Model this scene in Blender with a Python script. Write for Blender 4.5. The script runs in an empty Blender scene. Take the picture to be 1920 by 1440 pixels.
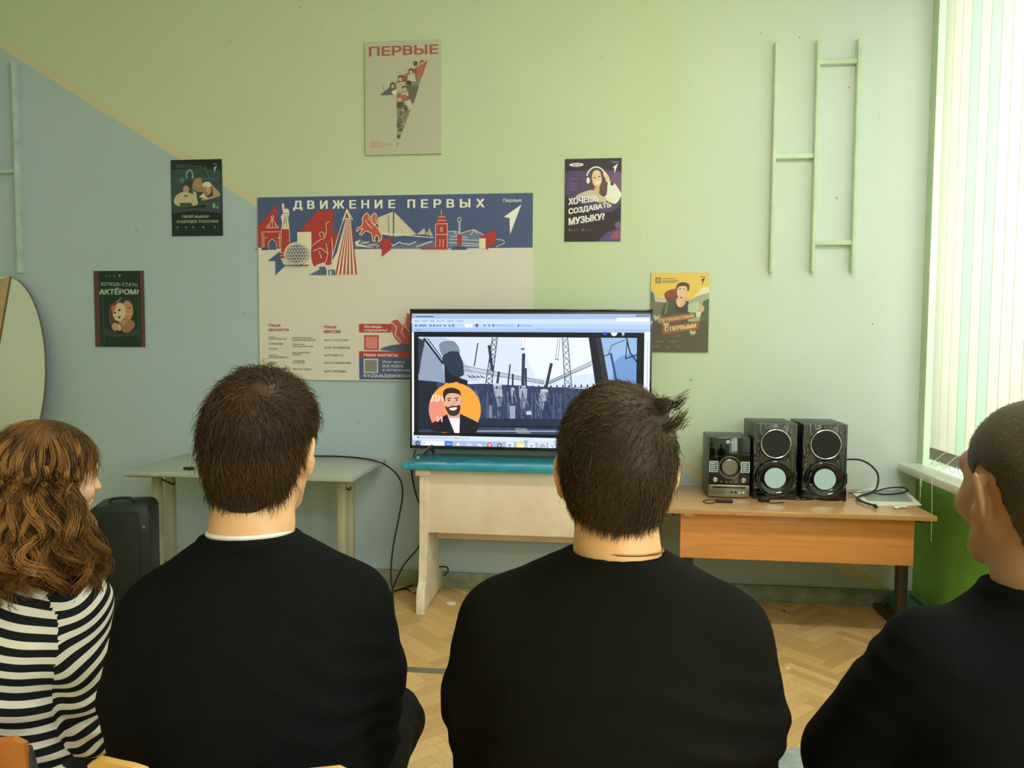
import bpy, bmesh, math, random
import numpy as np
from mathutils import Matrix, Vector
from mathutils.geometry import tessellate_polygon, delaunay_2d_cdt

# ------------------------------------------------------------------ camera, world, light, exposure
SC = bpy.context.scene
COL = SC.collection
FOC, EYE = 1400.0, 1.33                      # focal length in 1920-px frame, eye height in metres
PSI, TH, RHO = math.radians(6.5), math.radians(3.2), 0.006
_f = Vector((-math.sin(PSI)*math.cos(TH), math.cos(PSI)*math.cos(TH), -math.sin(TH)))
_r0 = Vector((math.cos(PSI), math.sin(PSI), 0)); _u0 = _r0.cross(_f)
_r = _r0*math.cos(RHO) + _u0*math.sin(RHO); _u = _r.cross(_f)
CAMPOS = Vector((0, 0, EYE))
cam_data = bpy.data.cameras.new('camera'); cam = bpy.data.objects.new('camera', cam_data); COL.objects.link(cam)
cam_data.sensor_width = 36; cam_data.lens = FOC/1920*36; cam_data.clip_start = 0.05
cam.matrix_world = Matrix(((_r.x, _u.x, -_f.x, 0), (_r.y, _u.y, -_f.y, 0), (_r.z, _u.z, -_f.z, EYE), (0, 0, 0, 1)))
SC.camera = cam

def at(px, py, Y=None, Z=None, X=None, D=None):
    """Point of the place seen at a pixel of the photograph, on the plane y=Y, z=Z, x=X or at depth D."""
    d = _f + _r*((px-960)/FOC) - _u*((py-720)/FOC)
    t = Y/d.y if Y is not None else (Z-EYE)/d.z if Z is not None else X/d.x if X is not None else D
    return CAMPOS + d*t

world = bpy.data.worlds.new('overcast_sky'); SC.world = world; world.use_nodes = True
bg = world.node_tree.nodes['Background']; bg.inputs[0].default_value = (0.86, 0.94, 1.0, 1); bg.inputs[1].default_value = 1.0

def area(name, loc, rot, sx, sy, power, color):
    l = bpy.data.lights.new(name, 'AREA'); l.shape = 'RECTANGLE'; l.size = sx; l.size_y = sy
    l.energy = power; l.color = color
    o = bpy.data.objects.new(name, l); COL.objects.link(o); o.location = loc; o.rotation_euler = rot
    return o
# daylight through the windows of the right-hand wall (one in view behind the blinds, one further back)
area('daylight_front_window', (2.35, 2.8, 2.0), (0, math.radians(90), 0), 2.3, 2.3, 80, (0.97, 1.0, 0.99))
area('daylight_rear_window', (1.9, -0.9, 2.0), (0, math.radians(90), 0), 2.2, 2.6, 110, (1.0, 0.97, 0.90))
TV_E = 1.1                                   # brightness of the television picture
LAMP_E = 50.0                                 # glow of the added ceiling-lamp diffusers
VS = SC.view_settings
SC.display_settings.display_device = 'sRGB'
VS.view_transform = 'Standard'; VS.look = 'None'; VS.gamma = 1.0; VS.use_curve_mapping = False
VS.exposure = 0.12
SC.cycles.use_denoising = True
SC.cycles.max_bounces = 8; SC.cycles.diffuse_bounces = 5; SC.cycles.glossy_bounces = 3
SC.cycles.transmission_bounces = 6; SC.cycles.transparent_max_bounces = 8
SC.cycles.sample_clamp_indirect = 6.0
SC.cycles.caustics_reflective = False; SC.cycles.caustics_refractive = False

# ------------------------------------------------------------------ helpers
rnd = random.Random(7)
def lin1(c):
    c /= 255.0
    return c/12.92 if c <= 0.04045 else ((c+0.055)/1.055)**2.4
def lin(rgb, gain=1.0):
    return tuple(min(0.92, lin1(c)*gain) for c in rgb)

def nodes_of(m):
    m.use_nodes = True
    return m.node_tree.nodes, m.node_tree.links
def noise(N, L, vec, scale, detail=3.0, rough=0.55):
    t = N.new('ShaderNodeTexNoise'); t.inputs['Scale'].default_value = scale
    t.inputs['Detail'].default_value = detail; t.inputs['Roughness'].default_value = rough
    if vec is not None: L.new(vec, t.inputs['Vector'])
    return t
def mixc(N, L, fac, a, b, kind='MIX'):
    t = N.new('ShaderNodeMix'); t.data_type = 'RGBA'; t.blend_type = kind
    for s, v in ((t.inputs[0], fac), (t.inputs[6], a), (t.inputs[7], b)):
        if hasattr(v, 'links'): L.new(v, s)
        elif isinstance(v, (int, float)): s.default_value = v
        else: s.default_value = (*v[:3], 1)
    return t.outputs[2]
def mth(N, L, op, a, b=None, c=None):
    t = N.new('ShaderNodeMath'); t.operation = op
    for s, v in zip(t.inputs, (a, b, c)):
        if v is None: continue
        if hasattr(v, 'links'): L.new(v, s)
        else: s.default_value = v
    return t.outputs[0]
def ramp(N, L, fac, stops):
    t = N.new('ShaderNodeValToRGB'); e = t.color_ramp.elements
    while len(e) < len(stops): e.new(0.5)
    for k, (p, c) in zip(e, stops): k.position = p; k.color = (*c[:3], 1)
    L.new(fac, t.inputs[0]); return t.outputs[0]

MATS = {}
def mat(name, rgb, rough=0.6, var=0.06, scale=18.0, bump=0.0, bscale=200.0, metal=0.0, spec=0.5, sheen=0.0, gain=1.0, coat=0.0, stretch=None):
    if name in MATS: return MATS[name]
    m = bpy.data.materials.new(name); N, L = nodes_of(m); P = N['Principled BSDF']
    tc = N.new('ShaderNodeTexCoord'); vec = tc.outputs['Object']
    if stretch:
        mp = N.new('ShaderNodeMapping'); mp.inputs['Scale'].default_value = stretch; L.new(vec, mp.inputs[0]); vec = mp.outputs[0]
    c = lin(rgb, gain)
    n = noise(N, L, vec, scale)
    lo = tuple(x*(1-var*2) for x in c); hi = tuple(min(0.95, x*(1+var*2)) for x in c)
    L.new(ramp(N, L, n.outputs[0], [(0.3, lo), (0.7, hi)]), P.inputs['Base Color'])
    P.inputs['Roughness'].default_value = rough; P.inputs['Metallic'].default_value = metal
    P.inputs['Specular IOR Level'].default_value = spec
    P.inputs['Coat Weight'].default_value = coat
    if sheen: P.inputs['Sheen Weight'].default_value = sheen
    if bump:
        b = N.new('ShaderNodeBump'); b.inputs['Strength'].default_value = bump; b.inputs['Distance'].default_value = 0.002
        L.new(noise(N, L, tc.outputs['Object'], bscale).outputs[0], b.inputs['Height']); L.new(b.outputs[0], P.inputs['Normal'])
    MATS[name] = m; return m
def attr_mat(name, rough=0.5, emit=0.0, spec=0.3):
    """Material that takes its ink colour from the mesh's colour attribute."""
    if name in MATS: return MATS[name]
    m = bpy.data.materials.new(name); N, L = nodes_of(m); P = N['Principled BSDF']
    a = N.new('ShaderNodeAttribute'); a.attribute_name = 'ink'
    if emit:
        P.inputs['Base Color'].default_value = (0.01, 0.01, 0.012, 1)
        L.new(a.outputs['Color'], P.inputs['Emission Color']); P.inputs['Emission Strength'].default_value = emit
    else:
        g = noise(N, L, None, 60.0)
        L.new(mixc(N, L, mth(N, L, 'MULTIPLY', g.outputs[0], 0.10), a.outputs['Color'], (0.5, 0.5, 0.5)), P.inputs['Base Color'])
    P.inputs['Roughness'].default_value = rough; P.inputs['Specular IOR Level'].default_value = spec
    MATS[name] = m; return m

def tag(o, label=None, cat=None, group=None, kind=None):
    for k, v in (('label', label), ('category', cat), ('group', group), ('kind', kind)):
        if v: o[k] = v
    return o
def empty(name, loc, rz=0.0, **kw):
    o = bpy.data.objects.new(name, None); COL.objects.link(o); o.empty_display_size = 0.1
    o.location = loc; o.rotation_euler = (0, 0, rz); tag(o, **kw); return o
def link_mesh(name, me, parent=None, mats=()):
    for m in mats: me.materials.append(m)
    o = bpy.data.objects.new(name, me); COL.objects.link(o)
    if parent is not None: o.parent = parent
    return o
def shade(me, angle=None):
    me.polygons.foreach_set('use_smooth', [True]*len(me.polygons))
    if angle is not None: me.set_sharp_from_angle(angle=angle)

class MB:
    """Collects shapes and links them as ONE mesh object."""
    def __init__(s): s.bm = bmesh.new(); s.mi = 0
    def _done(s, geom):
        for f in geom: f.material_index = s.mi
    def box(s, c, d, bevel=0.0, seg=2, rot=None):
        M = Matrix.Translation(c) @ (rot.to_4x4() if rot is not None else Matrix()) @ Matrix.Diagonal((d[0], d[1], d[2], 1))
        n0 = set(s.bm.faces)
        g = bmesh.ops.create_cube(s.bm, size=1.0, matrix=M)
        if bevel:
            es = list({e for v in g['verts'] for e in v.link_edges})
            bmesh.ops.bevel(s.bm, geom=es, offset=bevel, segments=seg, affect='EDGES', profile=0.5)
        s._done([f for f in s.bm.faces if f not in n0]); return s
    def cbox(s, x0, x1, y0, y1, z0, z1, bevel=0.0, seg=2):
        return s.box(((x0+x1)/2, (y0+y1)/2, (z0+z1)/2), (x1-x0, y1-y0, z1-z0), bevel, seg)
    def tube(s, pts, r, seg=10, cap=True, close=False):
        pts = [Vector(p) for p in pts]; n = len(pts); rings = []
        rr = r if hasattr(r, '__len__') else [r]*n
        up = None
        for i, p in enumerate(pts):
            a = pts[(i-1) % n] if (close or i) else p; b = pts[(i+1) % n] if (close or i < n-1) else p
            t = (b-a).normalized()
            if up is None:
                up = Vector((0, 0, 1)) if abs(t.z) < 0.9 else Vector((1, 0, 0))
            x = t.cross(up).normalized(); up = x.cross(t).normalized()
            rings.append([s.bm.verts.new(p + x*rr[i]*math.cos(2*math.pi*k/seg) + up*rr[i]*math.sin(2*math.pi*k/seg)) for k in range(seg)])
        fs = []
        for i in range(n if close else n-1):
            A, B = rings[i], rings[(i+1) % n]
            for k in range(seg): fs.append(s.bm.faces.new((A[k], A[(k+1) % seg], B[(k+1) % seg], B[k])))
        if cap and not close:
            fs.append(s.bm.faces.new(list(reversed(rings[0])))); fs.append(s.bm.faces.new(rings[-1]))
        s._done(fs); return s
    def lathe(s, prof, c, axis='y', seg=48, caps=None):
        """prof = [(radius, height)], spun round an axis through c; 'y' points towards -y (to the viewer)."""
        rings = []
        for rad, h in prof:
            ring = []
            for k in range(seg):
                a = 2*math.pi*k/seg; x, z = rad*math.cos(a), rad*math.sin(a)
                p = (c[0]+x, c[1]-h, c[2]+z) if axis == 'y' else (c[0]+x, c[1]+z, c[2]+h)
                ring.append(s.bm.verts.new(p))
            rings.append(ring)
        fs = []
        for A, B in zip(rings, rings[1:]):
            for k in range(seg): fs.append(s.bm.faces.new((A[k], A[(k+1) % seg], B[(k+1) % seg], B[k])))
        if caps is None: caps = prof[-1][0] < 0.001 or prof[0][0] >= prof[-1][0] > prof[0][0]*0.6 and seg < 40
        for ring in (rings[0], rings[-1]) if caps else ():
            if (ring[0].co-ring[seg//2].co).length > 1e-5: fs.append(s.bm.faces.new(ring))
        s._done(fs); return s
    def prism(s, pts, axis, a0, a1, bevel=0.0):
        """Outline extruded along an axis: pts are (y,z) for 'x', (x,z) for 'y', (x,y) for 'z'."""
        def P(u, v, w): return {'x': (w, u, v), 'y': (u, w, v), 'z': (u, v, w)}[axis]
        A = [s.bm.verts.new(P(u, v, a0)) for u, v in pts]; B = [s.bm.verts.new(P(u, v, a1)) for u, v in pts]
        n = len(pts); fs = [s.bm.faces.new(A), s.bm.faces.new(list(reversed(B)))]
        for k in range(n): fs.append(s.bm.faces.new((A[k], B[k], B[(k+1) % n], A[(k+1) % n])))
        if bevel:
            n0 = set(s.bm.faces)-set(fs)
            es = list({e for f in fs[:2] for e in f.edges})
            bmesh.ops.bevel(s.bm, geom=es, offset=bevel, segments=2, affect='EDGES', profile=0.5)
            fs = [f for f in s.bm.faces if f not in n0]
        s._done(fs); return s
    def build(s, name, mats, parent=None, smooth=math.radians(35)):
        bmesh.ops.recalc_face_normals(s.bm, faces=s.bm.faces)
        me = bpy.data.meshes.new(name); s.bm.to_mesh(me); s.bm.free()
        if smooth is not None: shade(me, smooth)
        return link_mesh(name, me, parent, mats if isinstance(mats, (list, tuple)) else [mats])

def spline(pts, n=8, close=False):
    pts = [Vector(p) for p in pts]; m = len(pts); out = []
    for i in range(m if close else m-1):
        g = lambda k: pts[k % m] if close else pts[max(0, min(m-1, k))]
        a, b, c, d = g(i-1), g(i), g(i+1), g(i+2)
        for k in range(n):
            t = k/n
            out.append(0.5*((2*b)+(c-a)*t+(2*a-5*b+4*c-d)*t*t+(3*b-a-3*c+d)*t**3))
    if not close: out.append(pts[-1])
    return out

# ---- lettering: the built-in font turned into flat triangles
_TXT = {}
def text_tris(s, space=1.0):
    key = (s, space)
    if key not in _TXT:
        cu = bpy.data.curves.new('lettering', 'FONT'); cu.body = s; cu.size = 1; cu.space_character = space
        cu.resolution_u = 3; cu.fill_mode = 'NONE'
        ob = bpy.data.objects.new('lettering', cu); COL.objects.link(ob)
        dg = bpy.context.evaluated_depsgraph_get(); me = bpy.data.meshes.new_from_object(ob.evaluated_get(dg))
        q = np.array([p.co[:2] for p in me.vertices]); ed = np.array([tuple(k.vertices) for k in me.edges])
        cdt = delaunay_2d_cdt([Vector(p) for p in q], [tuple(k) for k in ed], [], 0, 1e-6)
        v = [(p.x, p.y) for p in cdt[0]]; A0, B0 = q[ed[:, 0]], q[ed[:, 1]]; t = []
        for k in cdt[2]:                                           # keep the triangles inside the outlines
            cx, cy = sum(v[i][0] for i in k)/3, sum(v[i][1] for i in k)/3
            s_ = (A0[:, 1] > cy) != (B0[:, 1] > cy); a_, b_ = A0[s_], B0[s_]
            if ((a_[:, 0]+(cy-a_[:, 1])/(b_[:, 1]-a_[:, 1])*(b_[:, 0]-a_[:, 0])) > cx).sum() % 2: t.append(tuple(k))
        bpy.data.objects.remove(ob); bpy.data.curves.remove(cu); bpy.data.meshes.remove(me)
        x0, x1 = min(p[0] for p in v), max(p[0] for p in v); y0, y1 = min(p[1] for p in v), max(p[1] for p in v)
        _TXT[key] = ([((x-x0)/(x1-x0), (y-y0)/max(1e-6, y1-y0)) for x, y in v], t)
    return _TXT[key]

class Art:
    """Flat print: coloured shapes in picture units, each laid a hair in front of what it overlaps."""
    EPS = 0.00022
    def __init__(s, box, W, H, gain=1.0):
        s.b, s.W, s.H, s.g = box, W, H, gain; s.placed = []; s.clear()
    def clear(s): s.v, s.f, s.c = [], [], []
    def m(s, x, y):
        x0, y0, x1, y1 = s.b
        return (x-x0)/(x1-x0)*s.W-s.W/2, (1-(y-y0)/(y1-y0))*s.H
    def _lv(s, pts):
        a = [p[0] for p in pts]; b = [p[1] for p in pts]; bb = (min(a), min(b), max(a), max(b)); lv = 1
        for q, l in s.placed:
            if l >= lv and q[0] < bb[2] and q[2] > bb[0] and q[1] < bb[3] and q[3] > bb[1]: lv = l+1
        s.placed.append((bb, lv)); return lv
    def tris(s, pts, tr, rgb, per=10**9):
        lv = s._lv(pts); k = len(s.v); c = lin(rgb, s.g)
        for q, (x, y) in enumerate(pts):
            u, w = s.m(x, y); s.v.append((u, -s.EPS*lv-0.0001*(q//per), w)); s.c.append((*c, 1))
        for t in tr: s.f.append((k+t[0], k+t[1], k+t[2]))
    def clip(s, pts):
        x0, y0, x1, y1 = s.b
        return [(min(max(x, x0), x1), min(max(y, y0), y1)) for x, y in pts]
    def poly(s, pts, rgb, smooth=0):
        if smooth: pts = [(p.x, p.y) for p in spline([(x, y, 0) for x, y in pts], smooth, True)]
        pts = s.clip(pts)
        s.tris(pts, tessellate_polygon([[Vector((x, y, 0)) for x, y in pts]]), rgb)
    def rect(s, x0, y0, x1, y1, rgb): s.poly([(x0, y0), (x1, y0), (x1, y1), (x0, y1)], rgb)
    def oval(s, cx, cy, rx, ry, rgb, n=28, rot=0.0):
        c, q = math.cos(rot), math.sin(rot)
        s.poly([(cx+rx*math.cos(a)*c-ry*math.sin(a)*q, cy+rx*math.cos(a)*q+ry*math.sin(a)*c) for a in [2*math.pi*k/n for k in range(n)]], rgb)
    def line(s, pts, w, rgb):
        for (x0, y0), (x1, y1) in zip(pts, pts[1:]):
            d = math.hypot(x1-x0, y1-y0) or 1; nx, ny = -(y1-y0)/d*w/2, (x1-x0)/d*w/2
            s.poly([(x0+nx, y0+ny), (x1+nx, y1+ny), (x1-nx, y1-ny), (x0-nx, y0-ny)], rgb)
    def ring(s, cx, cy, rx, ry, w, rgb, a0=0.0, a1=360.0, n=28):
        P = [(math.radians(a0+(a1-a0)*k/n)) for k in range(n+1)]
        o = [(cx+rx*math.cos(a), cy+ry*math.sin(a)) for a in P]; i = [(cx+(rx-w)*math.cos(a), cy+(ry-w)*math.sin(a)) for a in reversed(P)]
        s.poly(o+i, rgb)
    def text(s, t, quad, rgb, bold=0.03, space=1.0):
        """quad = (top-left, top-right, bottom-right, bottom-left) or a box; the words fill it."""
        if not hasattr(quad[0], '__len__'):
            x0, y0, x1, y1 = quad; quad = ((x0, y0), (x1, y0), (x1, y1), (x0, y1))
        v, tr = text_tris(t, space); A, B, C_, D = quad; P = []; n = len(v); wd = math.hypot(B[0]-A[0], B[1]-A[1]); hg = math.hypot(D[0]-A[0], D[1]-A[1])
        e = bold*hg; sh = [(0, 0)] if not bold else [(-e, -e*.5), (e, -e*.5), (e, e*.5), (-e, e*.5), (0, 0)]
        ex, ey = min(0.2, e/wd), 0.5*bold
        pts = [(min(1-ex, max(ex, x))*1.0+dx/wd, ey+y*(1-2*ey)+dy/hg) for dx, dy in sh for x, y in [(ex+a*(1-2*ex), b) for a, b in v]]
        tr = [tuple(q+k*n for q in f) for k in range(len(sh)) for f in tr]
        for x, y in pts:
            tx = (A[0]+(B[0]-A[0])*x, A[1]+(B[1]-A[1])*x); bx = (D[0]+(C_[0]-D[0])*x, D[1]+(C_[1]-D[1])*x)
            P.append((bx[0]+(tx[0]-bx[0])*y, bx[1]+(tx[1]-bx[1])*y))
        s.tris(P, tr, rgb, n)
    def arrow(s, x0, y0, x1, y1, rgb):
        """The slanted arrow emblem shaped like the figure 1."""
        q = [(1.0, 0.0), (0.36, 1.0), (0.33, 0.44), (0.0, 0.40)]
        s.poly([(x0+(x1-x0)*a, y0+(y1-y0)*b) for a, b in q], rgb)
    def take(s, name, parent, material):
        me = bpy.data.meshes.new(name); me.from_pydata(s.v, [], s.f)
        a = me.color_attributes.new('ink', 'FLOAT_COLOR', 'POINT')
        a.data.foreach_set('color', np.array(s.c, dtype=np.float32).ravel())
        bm = bmesh.new(); bm.from_mesh(me)
        for f in bm.faces:
            if f.normal.y > 0: f.normal_flip()
        bm.to_mesh(me); bm.free()
        s.clear(); return link_mesh(name, me, parent, [material])

# ------------------------------------------------------------------ the setting
W, XR, XL, YF, ZC = 3.93, 1.60, -4.30, -3.6, 3.30       # back wall, window wall, left wall, rear wall, ceiling
def struct(o, **kw): o['kind'] = 'structure'; return tag(o, **kw)

def wall_paint():
    m = bpy.data.materials.new('two_tone_wall_paint'); N, L = nodes_of(m); P = N['Principled BSDF']
    g = N.new('ShaderNodeNewGeometry'); s = N.new('ShaderNodeSeparateXYZ'); L.new(g.outputs['Position'], s.inputs[0])
    x, z = s.outputs['X'], s.outputs['Z']
    wob = mth(N, L, 'MULTIPLY', mth(N, L, 'SUBTRACT', noise(N, L, g.outputs['Position'], 9.0).outputs[0], 0.5), 0.012)
    d = mth(N, L, 'ADD', mth(N, L, 'SUBTRACT', z, mth(N, L, 'MULTIPLY_ADD', x, -0.6046, 0.994)), wob)
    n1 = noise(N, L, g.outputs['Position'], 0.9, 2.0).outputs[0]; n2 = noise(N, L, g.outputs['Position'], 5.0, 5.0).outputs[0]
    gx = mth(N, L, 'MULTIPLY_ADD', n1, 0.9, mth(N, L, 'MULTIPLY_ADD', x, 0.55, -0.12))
    green = ramp(N, L, gx, [(0.0, lin((203, 216, 182))), (0.42, lin((208, 225, 184))), (0.95, lin((220, 232, 230)))])  # pales towards the window: washed-out window light put into the green
    blue = ramp(N, L, n1, [(0.3, lin((176, 197, 206))), (0.7, lin((182, 201, 214)))])
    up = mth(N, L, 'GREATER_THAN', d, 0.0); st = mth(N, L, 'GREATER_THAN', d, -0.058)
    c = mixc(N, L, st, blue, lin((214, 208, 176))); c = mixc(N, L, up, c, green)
    c = mixc(N, L, mth(N, L, 'MULTIPLY', n2, 0.10), c, lin((150, 165, 140)))
    sp = noise(N, L, g.outputs['Position'], 26.0, 1.0).outputs[0]
    c = mixc(N, L, mth(N, L, 'MULTIPLY', mth(N, L, 'GREATER_THAN', sp, 0.80), 0.5), c, lin((90, 90, 80)))
    L.new(c, P.inputs['Base Color']); P.inputs['Roughness'].default_value = 0.55; P.inputs['Specular IOR Level'].default_value = 0.3
    b = N.new('ShaderNodeBump'); b.inputs['Strength'].default_value = 0.35; b.inputs['Distance'].default_value = 0.004
    L.new(noise(N, L, g.outputs['Position'], 22.0, 6.0).outputs[0], b.inputs['Height']); L.new(b.outputs[0], P.inputs['Normal'])
    return m
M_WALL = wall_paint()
M_GREEN = mat('deep_green_wall_paint', (122, 184, 72), 0.5, 0.10, 4.0, 0.3, 30)
M_PALE = mat('pale_green_wall_paint', (198, 218, 186), 0.6, 0.04, 3.0, 0.3, 30)
M_WHITE = mat('white_gloss_paint', (226, 226, 214), 0.4, 0.04, 6.0)
M_CEIL = mat('white_ceiling_paint', (232, 232, 224), 0.8, 0.02, 4.0)
M_BASE = mat('grey_green_skirting_paint', (140, 145, 125), 0.5, 0.14, 12.0, 0.4, 40)

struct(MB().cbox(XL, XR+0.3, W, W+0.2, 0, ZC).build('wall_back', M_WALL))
struct(MB().cbox(XL-0.2, XL, YF, W+0.2, 0, ZC).build('wall_left', M_PALE))
struct(MB().cbox(XL-0.2, XR+0.3, YF-0.2, YF, 0, ZC).build('wall_rear', M_PALE))
struct(MB().cbox(XL-0.2, XR+0.3, YF-0.2, W+0.2, ZC, ZC+0.2).build('ceiling', M_CEIL))
SILL, HEAD = 0.735, 3.12
wr = MB()
wr.cbox(XR, XR+0.3, YF, W, 0, SILL-0.03); wr.mi = 1
wr.cbox(XR, XR+0.3, YF, W, HEAD, ZC)
for y0, y1 in ((3.86, W), (0.75, 1.55), (YF, -2.3)): wr.cbox(XR, XR+0.3, y0, y1, SILL-0.03, HEAD)
struct(wr.build('wall_right', [M_GREEN, M_PALE]))

# parquet floor: herringbone blocks, one mesh
def parquet():
    w, Lp = 0.046, 0.230; vs, fs, cs = [], [], []
    r = random.Random(3); c45 = math.cos(math.pi/4)
    base = [(222, 184, 124), (214, 176, 116), (228, 191, 132), (208, 168, 110), (218, 180, 119), (204, 166, 110)]
    def quad(x0, y0, x1, y1):
        e = 0.0004; P = [(x0+e, y0+e), (x1-e, y0+e), (x1-e, y1-e), (x0+e, y1-e)]
        Q = [((x-y)*c45, (x+y)*c45+0.4) for x, y in P]
        if max(q[0] for q in Q) < XL or min(q[0] for q in Q) > XR+0.3 or max(q[1] for q in Q) < YF or min(q[1] for q in Q) > W: return
        k = len(vs); vs.extend((min(max(x, XL-0.2), XR+0.3), min(max(y, YF-0.2), W+0.2), 0.0) for x, y in Q); fs.append((k, k+1, k+2, k+3))
        c = lin(r.choice(base), 1.18*r.uniform(0.90, 1.08)); cs.extend([(*c, 1)]*4)
    for a in range(-170, 171):
        for b in range(-34, 35):
            ox, oy = a*w+b*Lp, a*w-b*Lp
            if abs(ox)+abs(oy) > 16: continue
            quad(ox, oy, ox+Lp, oy+w); quad(ox+Lp, oy+w-Lp, ox+Lp+w, oy+w)
    k = len(vs); vs.extend([(XL-0.2, YF-0.2, -0.002), (XR+0.3, YF-0.2, -0.002), (XR+0.3, W+0.2, -0.002), (XL-0.2, W+0.2, -0.002)]); fs.append((k, k+1, k+2, k+3)); cs.extend([(0.10, 0.06, 0.03, 1)]*4)
    k = len(vs); vs.extend([(XL-0.2, YF-0.2, -0.1), (XR+0.3, YF-0.2, -0.1), (XR+0.3, W+0.2, -0.1), (XL-0.2, W+0.2, -0.1)]); fs.append((k+3, k+2, k+1, k)); cs.extend([(0.10, 0.06, 0.03, 1)]*4)
    me = bpy.data.meshes.new('floor'); me.from_pydata(vs, [], fs)
    me.color_attributes.new('ink', 'FLOAT_COLOR', 'POINT').data.foreach_set('color', np.array(cs, dtype=np.float32).ravel())
    m = bpy.data.materials.new('worn_herringbone_parquet'); N, L = nodes_of(m); P = N['Principled BSDF']
    a = N.new('ShaderNodeAttribute'); a.attribute_name = 'ink'; g = N.new('ShaderNodeNewGeometry')
    n = noise(N, L, g.outputs['Position'], 3.0, 6.0).outputs[0]; n2 = noise(N, L, g.outputs['Position'], 60.0, 4.0).outputs[0]
    c = mixc(N, L, mth(N, L, 'MULTIPLY', n2, 0.25), a.outputs['Color'], lin((150, 110, 62)))
    c = mixc(N, L, mth(N, L, 'MULTIPLY', n, 0.28), c, lin((172, 150, 116)))
    L.new(c, P.inputs['Base Color']); L.new(mth(N, L, 'MULTIPLY_ADD', n, 0.3, 0.33), P.inputs['Roughness'])
    return struct(link_mesh('floor', me, None, [m]))
parquet()
struct(MB().cbox(XL, XR, W-0.022, W, 0, 0.085, 0.004).build('baseboard_back', M_BASE))
struct(MB().cbox(XR-0.022, XR, YF, W-0.022, 0, 0.085, 0.004).build('baseboard_right', mat('green_skirting_paint', (110, 150, 92), 0.5, 0.1, 10.0)))
p0, p1 = at(700, 1257, Z=0), at(900, 1257, Z=0)
struct(MB().cbox(-1.25, 0.35, 2.875, 2.915, 0, 0.005, 0.002).build('trim_1', mat('grey_metal_threshold', (150, 150, 145), 0.35, 0.05, 30.0, metal=0.6)))
struct(MB().cbox(XR-0.09, XR, 2.90, 3.02, 0.085, SILL-0.04, 0.006).build('trim_2', mat('cream_pipe_casing_paint', (216, 208, 176), 0.5, 0.05)))

# window in view, its sill and the rear window
M_PVC = mat('white_window_frame_pvc', (236, 238, 234), 0.35, 0.02)
def glass():
    m = bpy.data.materials.new('window_glass'); N, L = nodes_of(m); N.remove(N['Principled BSDF'])
    t = N.new('ShaderNodeBsdfTransparent'); t.inputs[0].default_value = (0.95, 0.98, 0.97, 1); g = N.new('ShaderNodeBsdfGlossy'); g.inputs['Roughness'].default_value = 0.02
    x = N.new('ShaderNodeMixShader'); x.inputs[0].default_value = 0.08
    L.new(t.outputs[0], x.inputs[1]); L.new(g.outputs[0], x.inputs[2]); L.new(x.outputs[0], N['Material Output'].inputs[0]); return m
M_GLASS = glass()
for k, (y0, y1) in enumerate(((1.55, 3.86), (-2.3, 0.75)), 1):
    fr = MB(); xa, xb = XR+0.17, XR+0.23
    fr.cbox(xa, xb, y0, y0+0.07, SILL-0.03, HEAD); fr.cbox(xa, xb, y1-0.07, y1, SILL-0.03, HEAD)
    fr.cbox(xa, xb, y0, y1, SILL-0.03, SILL+0.04); fr.cbox(xa, xb, y0, y1, HEAD-0.07, HEAD)
    ym = (y0+y1)/2; fr.cbox(xa, xb, ym-0.05, ym+0.05, SILL, HEAD)
    w = struct(fr.build('window_%d' % k, M_PVC))
    MB().cbox(XR+0.195, XR+0.205, y0+0.06, y1-0.06, SILL+0.03, HEAD-0.06).build('window_pane', M_GLASS, w)
    ss = MB().cbox(XR-0.10 if k == 1 else XR-0.09, XR+0.17, y0-0.05, min(y1+0.06, 3.905), SILL-0.035, SILL+0.005, 0.008)
    ss.build('window_sill', M_WHITE, w)

# vertical blinds
M_SLAT = []
for nm, rgb in (('cream_blind_fabric', (246, 244, 234)), ('mint_blind_fabric', (230, 244, 230))):
    m = bpy.data.materials.new(nm); N, L = nodes_of(m); N.remove(N['Principled BSDF'])
    tc = N.new('ShaderNodeTexCoord'); mp = N.new('ShaderNodeMapping'); mp.inputs['Scale'].default_value = (1, 60, 6); L.new(tc.outputs['Object'], mp.inputs[0])
    n = noise(N, L, mp.outputs[0], 8.0).outputs[0]
    c = ramp(N, L, n, [(0.3, tuple(v*0.93 for v in lin(rgb))), (0.7, lin(rgb))])
    d = N.new('ShaderNodeBsdfDiffuse'); t = N.new('ShaderNodeBsdfTranslucent'); L.new(c, d.inputs[0]); L.new(c, t.inputs[0])
    x = N.new('ShaderNodeMixShader'); x.inputs[0].default_value = 0.55
    L.new(d.outputs[0], x.inputs[1]); L.new(t.outputs[0], x.inputs[2]); L.new(x.outputs[0], N['Material Output'].inputs[0]); M_SLAT.append(m)
XB = XR+0.02
bl = empty('vertical_blind', (XB, 2.7, SILL+0.02), label='tall vertical slatted fabric blind hanging across the bright window on the right', cat='blind')
MB().cbox(-0.02, 0.02, -1.2, 1.15, HEAD-SILL-0.06, HEAD-SILL-0.03).build('head_rail', M_PVC, bl)
sl_w = 0.089; pitch = 0.085; ys = 1.128
k = 0; weights = []
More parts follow.
